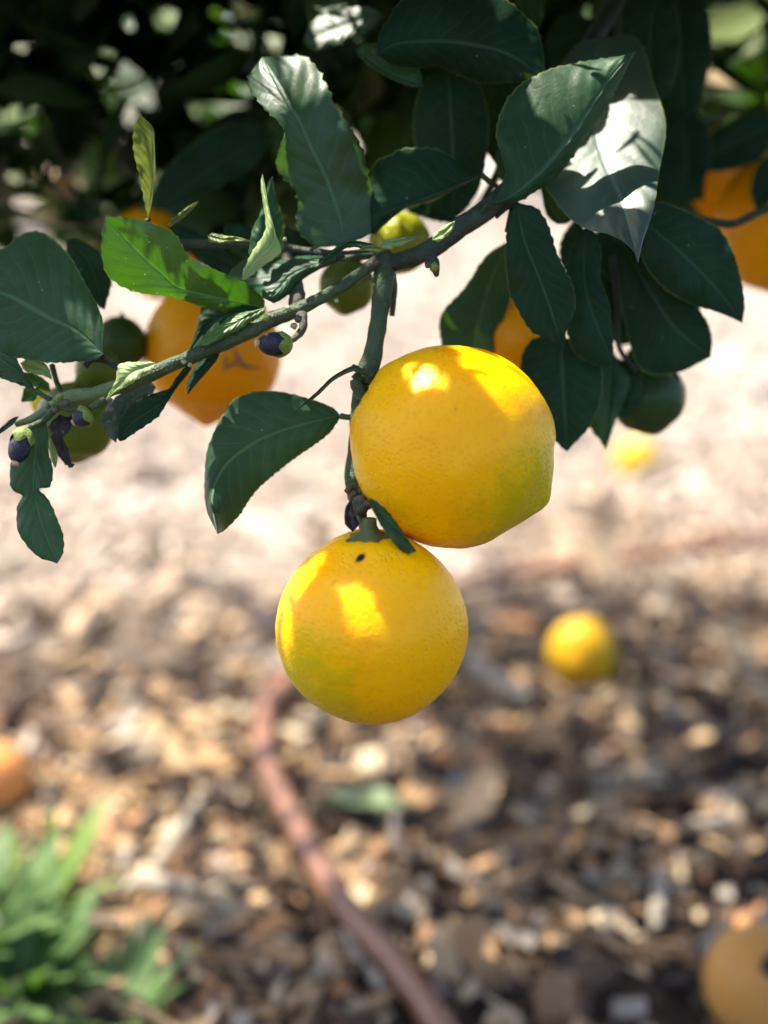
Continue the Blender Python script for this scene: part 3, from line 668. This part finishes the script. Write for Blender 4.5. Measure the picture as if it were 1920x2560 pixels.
# ---------------------------------------------------------------- crown of the tree around and above the frame
def to_sun_clear(c, n, ax, hl, hw, lit):
    """does the blade (centre c, normal n, long axis ax, half length/width) hide the sun from a point that the photo shows sunlit"""
    nd = n.dot(SUN)
    if abs(nd) < .02: return True
    sx = n.cross(ax)
    for p, r in lit:
        t = (c-p).dot(n)/nd
        if t < .012: continue
        h = p+SUN*t-c
        if (h.dot(ax)/(hl+r))**2 + (h.dot(sx)/(hw+r))**2 < 1: return False
    return True
LIT = []
def lit(x, y, d, r): LIT.append((P(x, y, d), r/1000))
for a in [(1040,940,.405,5),(1062,955,.403,5),(1085,968,.401,4),(1180,880,.41,5),(1200,905,.407,6),(1225,905,.408,8),(1250,935,.405,7),(1290,965,.405,9),(1325,1000,.407,9),(1265,905,.411,7),(1300,930,.412,7),(1350,990,.412,7),(1375,1030,.415,6),(1210,885,.412,5),
          (850,1410,.392,6),(842,1440,.390,5),(730,1480,.408,5),(712,1560,.414,5),(708,1620,.416,5),(760,1420,.41,4),
          
          (640,200,.458,9),(665,235,.456,8),(700,170,.458,8),(760,180,.456,8),(780,230,.455,7),(630,170,.458,8),
          (300,600,.419,5),(340,660,.425,5),(280,650,.421,5),(360,610,.423,4),(290,560,.416,5),(350,690,.429,3),
          (300,955,.436,8),(370,930,.436,7),(450,900,.436,8),
          (560,1190,.444,8),(545,1230,.444,8),(610,1250,.442,6),(575,1270,.443,6),
          (640,640,.434,4),(670,600,.434,6),(630,670,.434,3),(668,520,.436,6),(345,400,.442,9),(380,360,.442,9),(352,300,.442,8),
          (850,60,.5,10),(800,90,.5,9),(905,140,.466,7),(940,170,.466,6),(690,670,.447,7),(740,660,.447,6),(330,920,.432,8),(60,1075,.43,7),
          (1000,590,.49,6),(980,570,.49,6),(1110,575,.43,7),(880,690,.45,5),(840,725,.445,5)]: lit(*a)
def ldp(x, y): return .462+(-.42*(x-1506)-.74*(y-330))/FPX*.462
for a in [(1575,225),(1600,235),(1580,280),(1560,320),(1525,370),(1590,350),(1600,420),(1480,400),(1450,440),(1545,440),(1500,430),(1560,400),(1490,350)]: lit(a[0], a[1], ldp(*a), 8)
for _a in ((1440,1590), (1470,1600), (1425,1640), (1460,1560)): LIT.append((G(_a[0], _a[1], .055), .012))
LIT0 = list(LIT)
VIEW = []
HV = (SUN-CF).normalized()
FLECK = []  # added leaves that stand in for sun flecks and glimpses of ground
for (x, y, d, ln, mt) in [(430,50,.85,.022,'pale'),(400,60,.9,.03,'mid'),(505,280,.85,.016,'pale'),(460,290,.9,.02,'olive'),(120,430,.8,.022,'ground_spot'),(165,475,.8,.02,'ground_spot'),(210,450,.85,.016,'ground_spot'),
        (35,290,.85,.022,'pale'),(80,310,.9,.02,'young'),(540,85,.85,.016,'young'),(625,90,.9,.02,'olive'),(610,25,.9,.018,'ground_spot'),(690,105,.8,.02,'olive'),(580,235,.85,.026,'young'),
        (1800,190,.8,.026,'ground_spot'),(1740,185,.85,.028,'olive'),(1850,195,.85,.03,'young'),(1795,390,.8,.02,'ground_spot'),(1850,360,.85,.025,'pale'),(1850,70,.75,.045,'olive'),(1870,125,.8,.02,'olive'),
        (60,135,.9,.02,'olive'),(245,375,.85,.018,'olive'),(15,460,.85,.025,'olive'),(60,540,.85,.016,'ground_spot'),(120,545,.85,.014,'ground_spot'),(205,600,.8,.02,'olive'),
        (290,520,.85,.016,'pale'),(350,70,.95,.018,'olive'),(370,420,.95,.02,'mid'),(680,560,.8,.016,'ground_spot'),(520,640,.75,.014,'ground_spot'),(1700,560,.85,.012,'ground_spot'),(260,160,1.0,.02,'olive'),(1770,80,.9,.016,'pale'),
        (330,240,.9,.025,'mid'),(1710,300,.9,.02,'mid'),(830,300,.8,.016,'olive'),(870,350,.9,.012,'ground_spot')]:
    p = P(x, y, d); FLECK.append((p, ln, mt)); LIT.append((p, ln*.45)); VIEW.append((p, ln*.3))
M['fleck'] = leaf_mat('leaf_sunlit_back', (.09, .15, .055), (.12, .18, .06), (.2, .32, .05), .3, .55, spec=.2)  # paler green carries the sun flecks in the leaf colour
M['ground_spot'] = leaf_mat('leaf_for_ground_spot', (.42, .30, .18), (.45, .33, .2), (.5, .35, .15), .2, .55)  # tan leaves stand in for sunlit ground glimpsed through the crown
_r = random.Random(5)
for _ in range(46): LIT.append((G(_r.uniform(-100, 1000), _r.uniform(1250, 2250), .01), .03))
for _ in range(34): LIT.append((G(_r.uniform(-100, 2000), _r.uniform(900, 1420), .01), .04))
for _ in range(12): LIT.append((G(_r.uniform(900, 1950), _r.uniform(1700, 2500), .01), .02))
def quick_blade(c, n, ax, ln, wd, rr, seg=6):
    """small folded leaf, 3 verts across"""
    sx = n.cross(ax); vs, uvs, fs = [], [], []
    cur = rr.uniform(-.25, .25); fo = rr.uniform(.05, .3); tw = rr.uniform(-.3, .3)
    for i in range(seg+1):
        u = i/seg; s = math.sin(math.pi*u**.85)**.75*wd/2
        s2 = sx*math.cos(tw*u)+n*math.sin(tw*u)
        m = c + ax*((u-.5)*ln) + n*(cur*ln*(u-.5)**2*1.6)
        for k, v in ((-1, 0), (-.55, .25), (0, .5), (.55, .75), (1, 1)):
            vs.append(m + s2*(s*k) + n*(fo*s*abs(k))); uvs.append((u, v))
    for i in range(seg):
        for k in range(4): a = i*5+k; fs.append((a, a+1, a+6, a+5))
    return vs, fs, uvs
rr = random.Random(11)
def lower_edge(x):
    """lowest picture row of the crown behind, by column"""
    return float(np.interp(x, [-400, 0, 140, 300, 520, 640, 760, 900, 1050, 1180, 1300, 1500, 1640, 1760, 1900, 2400], [650, 625, 640, 650, 665, 665, 610, 480, 400, 380, 430, 560, 560, 430, 400, 430]))
crown = []
tries = 0
def try_leaf(c, ln, nz=None, strict=True):
    n = Vector((rr.gauss(0, .7), rr.gauss(-.35, .7), rr.gauss(.55, .6))).normalized()
    a = Vector((rr.gauss(0, 1), rr.gauss(0, 1), rr.gauss(-.5, .7))); a = (a-n*a.dot(n)).normalized()
    wd = ln*rr.uniform(.42, .56)
    if strict and not to_sun_clear(c, n, a, ln/2, wd/2*.85, LIT): return None
    sx = n.cross(a)
    for p, r in VIEW:
        ray = p-CAM
        if (c-CAM).dot(CF) > ray.dot(CF)-.01: continue
        t = (c-CAM).dot(n)/(ray.dot(n) or 1e-9); h = CAM+ray*t-c
        if (h.dot(a)/(ln/2+r))**2+(h.dot(sx)/(wd/2+r))**2 < 1: return None
    return (c, n, a, ln, wd)
def cc(xc, yc, d): return CAM+CX*xc+CU*yc+CF*d
# behind the sharp branch
while len(crown) < 2900:
    d = rr.uniform(.62, 1.35) if rr.random() < .6 else rr.uniform(.60, .85); x = rr.uniform(-350, 2300); y = rr.uniform(-260, 680)
    if rr.random() < .12: x = rr.uniform(-150, 900); y = rr.uniform(-120, 250); d = rr.uniform(.58, .75)
    elif rr.random() < .25: x = rr.uniform(-100, 820); y = rr.uniform(330, 680); d = rr.uniform(.62, .9)
    q_ = P(x, y, d); q_ = q_-SUN*(q_.z/SUN.z); q_ = toc(q_)
    if 900 < 1280-q_[1]/q_[2]*FPX < 1950 and 960+q_[0]/q_[2]*FPX < 1150 and rr.random() < .85: continue
    ln = rr.uniform(.045, .075); half = ln*.22/d*FPX
    if y > lower_edge(x)-half: continue
    k = try_leaf(P(x, y, d), ln)
    if k: crown.append(k)
nback = len(crown)
# unseen crown above the sharp branch, gaps shaped to let sun through
over = []
while len(over) < 2600:
    d = rr.uniform(.34, .62) if rr.random() < .82 else rr.uniform(.6, 1.1)
    xc = rr.uniform(-.55, .45) if d < .62 else rr.uniform(-.9, .7)
    lo = d*1280/FPX
    ln = rr.uniform(.03, .07); yc = rr.uniform(lo+.05, lo+.36)
    if yc-ln*.6 < lo+.012: continue
    k = try_leaf(cc(xc, yc, d), ln)
    if k: over.append(k)
small = []
for _ in range(3200):      # small unseen leaves added to block sun in the gaps
    d = rr.uniform(.37, .50); xc = rr.uniform(-.42, .22); lo = d*1280/FPX; yc = rr.uniform(lo+.02, lo+.2)
    ln = rr.uniform(.016, .03)
    k = try_leaf(cc(xc, yc, d), ln)
    if k: small.append(k)
# leaves added out of view above the frame to keep the shaded places in shade
for (x, y, d, t0, ln) in [(425,620,.424,.12,.016),(430,655,.43,.125,.016),(450,690,.431,.13,.018),(470,650,.431,.13,.02),(500,700,.435,.14,.026),(540,720,.436,.15,.03),(570,750,.437,.16,.03),(620,760,.436,.16,.03),(400,740,.436,.15,.02),
        (945,1000,.405,.18,.030),(915,1080,.41,.19,.034),(1000,905,.41,.16,.026),(1110,875,.412,.15,.014),(1125,905,.408,.155,.014),(1142,935,.406,.16,.014),(1160,965,.402,.17,.014),(1182,1000,.40,.18,.016),(1140,1000,.398,.18,.018),(1000,1010,.397,.19,.02),(960,900,.415,.17,.03),
        (930,1420,.392,.26,.024),(985,1455,.392,.27,.03),(785,1500,.40,.26,.022),(1000,1400,.40,.26,.03),(905,1500,.387,.27,.022),(840,1520,.390,.27,.024),(1060,1480,.4,.28,.03),(1030,1400,.41,.27,.03),(800,1580,.395,.28,.02),
        (100,700,.44,.13,.05),(150,850,.44,.15,.05),(60,640,.44,.11,.04),(200,760,.44,.14,.04),(60,800,.44,.15,.05),
        (700,1050,.446,.18,.045),(620,1060,.446,.18,.045),(780,1080,.446,.19,.04),(720,1140,.446,.2,.04),(640,1160,.446,.2,.03),
        (1100,450,.458,.10,.04),(1000,480,.458,.10,.04),(1150,90,.452,.06,.05),(1050,60,.452,.05,.05),(1250,110,.452,.06,.05),(1250,330,.44,.08,.045),(1350,300,.44,.08,.045),(1300,420,.44,.1,.04),(1400,230,.44,.07,.03),
        (820,480,.452,.1,.03),(790,340,.452,.09,.03),(740,400,.452,.1,.035),(850,340,.452,.09,.03),(720,350,.452,.09,.025),(780,600,.452,.12,.03),(870,300,.455,.09,.025),(1420,550,ldp(1420,550),.13,.026),(1455,570,ldp(1455,570),.13,.026),(1490,590,ldp(1490,590),.13,.026),(1525,600,ldp(1525,600),.13,.026),(1560,610,ldp(1560,610),.13,.026),(1590,600,ldp(1590,600),.13,.026),(1600,560,ldp(1600,560),.13,.026),(1570,570,ldp(1570,570),.13,.026),(1530,560,ldp(1530,560),.13,.026),(880,520,.452,.11,.035),(760,520,.452,.11,.03),(860,400,.452,.1,.025),(1300,700,.449,.15,.04),(1380,700,.449,.15,.04),(1480,800,.46,.17,.04),(1700,640,.466,.14,.05),(1780,700,.466,.15,.05),(1640,740,.48,.16,.05),
        (945,800,.445,.16,.03),(935,880,.445,.17,.03),(80,1200,.437,.22,.05),(110,1330,.437,.24,.05),(530,900,.5,.2,.05),(470,850,.5,.2,.05),(600,950,.5,.22,.05),(1900,560,.55,.18,.06),(1850,620,.55,.2,.06)]:
    c = P(x, y, d)+SUN*t0; n = (SUN+Vector((rr.gauss(0, .25), rr.gauss(0, .25), rr.gauss(0, .25)))).normalized()
    lo = toc(c)
    if lo[1] < lo[2]*1280/FPX+ln*.55: c += SUN*((lo[2]*1280/FPX+ln*.6-lo[1])/.88)
    a = Vector((rr.gauss(0, 1), rr.gauss(0, 1), rr.gauss(0, 1))); a = (a-n*a.dot(n)).normalized()
    for k_ in (1, .75, .5, .35, .25):
        ln2 = ln*k_
        if to_sun_clear(c, n, a, ln2/2, ln2*.3, LIT0): small.append((c, n, a, ln2, ln2*.7)); break
# the ones that show largest become single parts
def size_in_view(k):
    x, y, d = toc(k[0]); px = 960+x/d*FPX; py = 1280-y/d*FPX
    if not (-60 < px < 1980 and -60 < py < 700): return 0
    return k[3]/d*abs(k[1].dot(CF)+.15)
order = sorted(range(nback), key=lambda i: -size_in_view(crown[i]))
single = set(order[:4])
def put(k, name='leaf', mat='leaf'):
    vs, fs, uvs = quick_blade(*k, rr, seg=8)
    c = k[0]
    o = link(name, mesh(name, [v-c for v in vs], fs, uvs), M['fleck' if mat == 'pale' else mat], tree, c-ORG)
    return o
for i in sorted(single): put(crown[i], mat=rr.choice(['leaf', 'leaf', 'mid']))
def mass(keys, name, mat, parent, org):
    V, F, U = [], [], []
    for k in keys:
        v, f, u = quick_blade(*k, rr, seg=5); o = len(V)
        V += [q-org for q in v]; U += u; F += [tuple(i+o for i in q) for q in f]
    o = link(name, mesh(name, V, F, U), M[mat], parent); o['kind'] = 'stuff'; return o
for p, ln, mt in FLECK:
    n = (HV+Vector((rr.gauss(0, .22), rr.gauss(0, .22), rr.gauss(0, .22)))).normalized()
    if mt == 'young': n = (n-SUN*1.3).normalized()
    a = Vector((rr.gauss(0, 1), rr.gauss(0, 1), rr.gauss(0, 1))); a = (a-n*a.dot(n)).normalized()
    put((p, n, a, ln*1.3, ln*.9), mat=mt)
rest = [crown[i] for i in range(nback) if i not in single]
mass(rest+over+small, 'foliage', 'mid', tree, ORG)  # crown behind, plus the unseen leaves added to block sun
# limbs and trunk of the same tree
def limb(pts, rad, name='branch', mat='bark'):
    return tube_obj(name, pts, rad, M[mat], tree, n=12, rough=.1)
base = Vector((1.15, 1.35, 0)); 
tube_obj('trunk', [base, base+Vector((-.03, 0, .4)), base+Vector((-.1, -.05, .85)), base+Vector((-.2, -.1, 1.3))], [.065, .055, .045, .03], M['trunk'], tree, n=16, rough=.15)
limb([base+Vector((-.1, -.05, .75)), (.75, 1.0, 1.0), (.45, .72, .98), P(1760,-420,.528)], [.03, .022, .012, .006])
limb([base+Vector((-.12, -.05, .9)), (.6, 1.2, 1.05), (.1, 1.15, .95), (-.45, 1.0, .8)], [.03, .02, .013, .006])
limb([base+Vector((-.03, 0, .5)), (.85, 1.1, .66), (.55, .95, .68), P(2000,500,.50)], [.025, .014, .008, .0025])

# ---------------------------------------------------------------- ground
def hgt(x, y): return .010*noise.noise(Vector((x*2.2, y*2.2, 0)))+.006*noise.noise(Vector((x*7, y*7, 3)))
xs = np.concatenate([-np.geomspace(120, 1.6, 26), np.linspace(-1.5, 1.5, 90), np.geomspace(1.6, 120, 26)])
ys = np.concatenate([-np.geomspace(40, .4, 12), np.linspace(.2, 3.2, 100), np.geomspace(3.3, 300, 40)])
V = []; 
for y in ys:
    for x in xs:
        a = 1 if abs(x) < 3 and -1 < y < 6 else 0
        V.append((x, y, hgt(x, y)*a))
nx = len(xs); F = [(j*nx+i, j*nx+i+1, (j+1)*nx+i+1, (j+1)*nx+i) for j in range(len(ys)-1) for i in range(nx-1)]
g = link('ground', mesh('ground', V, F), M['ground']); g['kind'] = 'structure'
# wood chip mulch
N1, N2 = 31000, 17000
yy = np.concatenate([rng.uniform(.42, 2.1, N1), 2.0+5.5*rng.random(N2)**1.5]); N = N1+N2
hw = .36*yy+.30; xx = rng.uniform(-1, 1, N)*hw
patch = np.array([noise.noise(Vector((a*1.7, b*1.7, 9.3)))+.5*noise.noise(Vector((a*5, b*5, 4))) for a, b in zip(xx, yy)])
hp = [(1180,2700),(1085,2545),(985,2410),(880,2290),(800,2170),(745,2070),(700,1985),(668,1900),(658,1820),(680,1745),(735,1690),(830,1640),(930,1590),(1020,1530),(1100,1480),(1200,1447),(1400,1418),(1650,1382),(1900,1345),(2300,1300)]
hs = np.array([tuple(q)[:2] for q in cr([G(x, y, .017) for x, y in hp], 260)])
hd = np.full(N, 9.)
for q in hs: hd = np.minimum(hd, (xx-q[0])**2+(yy-q[1])**2)
keep = ((rng.random(N) < np.clip(.62+patch*1.1, .15, 1)) | (yy > 1.9)) & (hd > .016**2)
xx, yy, patch = xx[keep], yy[keep], patch[keep]; N = len(xx)
zz = np.array([hgt(a, b) for a, b in zip(xx, yy)])
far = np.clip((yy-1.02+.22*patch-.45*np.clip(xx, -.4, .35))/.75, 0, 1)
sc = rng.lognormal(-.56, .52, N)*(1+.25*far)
spl = rng.random(N) < .2
dim = np.stack([rng.uniform(.005, .017, N)*sc*np.where(spl, 1.9, 1), rng.uniform(.0035, .009, N)*sc*np.where(spl, .42, 1), rng.uniform(.0012, .0042, N)*sc], 1)
cube = np.array([[x, y, z] for z in (-1, 1) for y in (-1, 1) for x in (-1, 1)], float)
pv = cube[None]*dim[:, None]*(1+rng.uniform(-.35, .25, (N, 8, 3)))
ya = rng.uniform(0, 2*math.pi, N); tl = rng.normal(0, .5, N); rl = rng.normal(0, .5, N)
def rot(p, a, i, j):
    c, s = np.cos(a)[:, None], np.sin(a)[:, None]; q = p.copy()
    q[:, :, i] = c*p[:, :, i]-s*p[:, :, j]; q[:, :, j] = s*p[:, :, i]+c*p[:, :, j]; return q
pv = rot(rot(rot(pv, tl, 0, 2), rl, 1, 2), ya, 0, 1)
pv += np.stack([xx, yy, zz+.003+rng.random(N)*.007], 1)[:, None]
fc = np.array([[0, 2, 3, 1], [4, 5, 7, 6], [0, 1, 5, 4], [2, 6, 7, 3], [0, 4, 6, 2], [1, 3, 7, 5]])
allf = (fc[None]+(np.arange(N)*8)[:, None, None]).reshape(-1, 4)
me = bpy.data.meshes.new('wood_chips'); me.from_pydata(pv.reshape(-1, 3).tolist(), [], allf.tolist())
pal = np.array([[.36, .22, .11], [.46, .31, .17], [.26, .15, .075], [.52, .41, .27], [.20, .15, .12], [.09, .055, .035], [.035, .022, .016], [.40, .20, .085], [.34, .29, .24]])
pr = np.array([.17, .17, .12, .13, .06, .12, .15, .04, .07]); idx = rng.choice(9, N, p=pr/pr.sum())
colr = pal[idx]*rng.uniform(.66, 1.1, (N, 1))
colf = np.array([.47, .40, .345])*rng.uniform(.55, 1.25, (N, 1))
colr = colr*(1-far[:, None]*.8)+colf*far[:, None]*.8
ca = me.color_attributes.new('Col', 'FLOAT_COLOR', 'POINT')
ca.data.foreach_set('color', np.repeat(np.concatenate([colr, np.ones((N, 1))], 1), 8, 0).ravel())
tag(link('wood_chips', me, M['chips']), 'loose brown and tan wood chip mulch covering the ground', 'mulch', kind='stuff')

# irrigation hose
hp = [(1180,2700),(1085,2545),(985,2410),(880,2290),(800,2170),(745,2070),(700,1985),(668,1900),(658,1820),(680,1745),(735,1690),(830,1640),(930,1590),(1020,1530),(1100,1480),(1200,1447),(1400,1418),(1650,1382),(1900,1345),(2300,1300)]
pts = [G(x, y, .017) for x, y in hp]
tube_obj('irrigation_hose', pts, [.0092]*len(pts), M['hose'], None, n=14, seg=220, org=pts[8])
tag(bpy.data.objects['irrigation_hose'], 'brown irrigation hose curving over the mulch', 'hose')

# fallen fruit
def ground_fruit(x, y, R, label, **kw):
    p = G(x, y, R*.92); return fruit('fallen_lemon', p, R, kw.pop('stem', (.3,.3,-.8)), label, 'fallen lemon', **kw)
ground_fruit(1455,1630, .033, 'fallen yellow lemon with olive shaded side lying beside the hose', seed=21, pkw=dict(ripe=(.50,.29,.007), ripe2=(.54,.31,.008)), green=(.7,-.3,.5), glim=(.6,1.4), nip=.05, calyx=False)  # olive of the shaded side is painted into the peel
ground_fruit(1592,1158, .034, 'bright yellow lemon lying farthest away on the pale ground', seed=22, pkw=dict(ripe=(.48,.34,.012), ripe2=(.52,.38,.02)), nip=.06, calyx=False)
ground_fruit(1905,2458, .034, 'faded tan fruit with dark stem end at lower right', seed=23, stem=(-.05,.55,.8), pkw=dict(ripe=(.54,.255,.06), ripe2=(.6,.31,.09)), nip=.0, calyx=True, cmat='clod')
ground_fruit(-22,1945, .029, 'orange brown fallen fruit cut by the left edge', seed=24, pkw=dict(ripe=(.6,.26,.08), ripe2=(.6,.3,.1)), nip=.0, calyx=False)

# sticks on the ground
def stick(px, r, label, mat='stick', z=.016):
    p = [G(x, y, z) for x, y in px]
    o = tube_obj('stick', p, [r, r*.9, r*.7], M[mat], None, n=8, rough=.25, org=p[0]); tag(o, label, 'stick'); return o
stick([(520,1980),(450,2075),(375,2190)], .0062, 'pale bare stick leaning up beside the hose')
stick([(350,2205),(420,2215),(500,2228)], .0075, 'short whitish stick touching the lower end of the pale one')
stick([(1655,2180),(1645,2260),(1640,2320)], .006, 'grey upright splinter near the tan fruit')
stick([(1180,1660),(1240,1700),(1320,1745)], .010, 'pale flat piece of wood right of the lowest lemon')
stick([(960,2470),(900,2400),(860,2330)], .004, 'thin grey stick lying along the hose')
stick([(1900,2300),(1950,2330),(2000,2360)], .009, 'whitish wood piece behind the tan fruit')
# green leaf lying on the mulch
def ground_leaf(a, b, wl, label):
    A, B = G(*a, .018), G(*b, .022); ax = (B-A); ln = ax.length; ax.normalize()
    n = Vector((.1, -.25, 1)).normalized(); n = (n-ax*n.dot(ax)).normalized()
    v, f, u = quick_blade((A+B)/2, n, ax, ln, wl, random.Random(3), seg=12)
    c = (A+B)/2; o = link('fallen_leaf', mesh('fallen_leaf', [q-c for q in v], f, u), M['straw'], None, c); tag(o, label, 'fallen leaf')
ground_leaf((815,1985), (1030,2005), .026, 'green leaf lying on the mulch below the lowest lemon')
bm = bmesh.new(); bmesh.ops.create_icosphere(bm, subdivisions=3, radius=.011)
for v in bm.verts: v.co *= 1+.5*noise.noise(v.co*150)
me = bpy.data.meshes.new('soil_clod'); bm.to_mesh(me); bm.free(); smooth(me)
o = link('soil_clod', me, M['clod'], None, G(790,1328,.008)); tag(o, 'small dark clod on the pale ground left of the fruit stalks', 'clod')

# weeds at lower left
def weed(px, py, nlf, L, label, seed, spread=1.0, wid=.17, mat='weed'):
    r = random.Random(seed); b = G(px, py, .0); t = empty('weed', b); tag(t, label, 'weed')
    for i in range(nlf):
        a = 2*math.pi*(i+r.uniform(-.3, .3))/nlf; up = r.uniform(.5, 1.2)
        ax = Vector((math.cos(a)*spread, math.sin(a)*spread, up)).normalized(); ln = L*r.uniform(.6, 1.15)
        n = (Vector((0, 0, 1))-ax*ax.z).normalized()
        v, f, u = quick_blade(ax*(ln*.5)+Vector((0, 0, .008)), n, ax, ln, ln*wid*r.uniform(.7, 1.2), r, seg=10)
        link('leaf', mesh('leaf', v, f, u), M[mat], t)
    v, f = tube([Vector((0, 0, -.01)), Vector((0, 0, .02)), Vector((.003, 0, L*.4))], [.003, .003, .002], n=8)
    link('stem', mesh('stem', v, f), M['green_stem'], t)
weed(60, 2520, 48, .075, 'dense green weed filling the lower left corner', 1)
weed(300, 2590, 28, .06, 'low dark green weed at the bottom edge left of the hose', 2, 1.5)
weed(110, 2320, 20, .085, 'light green sprout with spiky leaves above the corner weed', 4, .9, .12, 'sprout')
weed(-60, 2420, 36, .085, 'green weed cut by the left edge', 6)

# ---------------------------------------------------------------- trees beyond
def far_tree(x, y, h, wd, label, seed, mat='mid', low=.1):
    r = random.Random(seed); b = Vector((x, y, 0)); t = empty('bushy_tree', b); tag(t, label, 'tree', 'trees beyond the lemon tree')
    v, f = tube([Vector((0, 0, -.05)), Vector((.05, 0, h*.3)), Vector((-.05, .05, h*.75))], [.09, .07, .03], n=12, rough=.1)
    link('trunk', mesh('trunk', v, f), M['trunk'], t)
    for i in range(5):
        a = i*1.3; z0 = h*(.25+.1*i)
        v, f = tube([Vector((.02, 0, z0)), Vector((math.cos(a)*wd*.25, math.sin(a)*wd*.25, z0+h*.12)), Vector((math.cos(a)*wd*.42, math.sin(a)*wd*.42, z0+h*.2))], [.03, .018, .008], n=8)
        link('branch', mesh('branch', v, f), M['trunk'], t)
    V, F, U = [], [], []
    cl = [(Vector((r.gauss(0, .26)*wd, r.gauss(0, .2)*wd, h*(low+.08+(.9-low)*r.random()))), r.uniform(.12, .26)*wd) for _ in range(34)]
    for _ in range(4200):
        c, s = r.choice(cl); p = c+Vector((r.gauss(0, .5), r.gauss(0, .5), r.gauss(0, .45)))*s
        if p.z < h*low*.5: continue
        n = Vector((r.gauss(0, 1), r.gauss(0, 1), r.gauss(.6, 1))).normalized(); a = Vector((r.gauss(0, 1), r.gauss(0, 1), r.gauss(-.4, 1))); a = (a-n*a.dot(n)).normalized()
        vv, ff, uu = quick_blade(p, n, a, r.uniform(.08, .13), r.uniform(.04, .06), r, seg=3); o = len(V)
        V += vv; U += uu; F += [tuple(i+o for i in q) for q in ff]
    cr_ = link('crown', mesh('crown', V, F, U), M[mat], t); cr_['kind'] = 'stuff'
far_tree(-1.9, 6.3, 3.0, 2.4, 'olive green bushy tree far behind at upper left', 31, 'mid')
far_tree(.3, 8.2, 3.4, 3.0, 'bushy tree far behind the middle of the lemon branch', 32, 'mid')
far_tree(2.6, 6.8, 3.0, 2.6, 'bushy tree far behind at upper right', 33, 'mid')
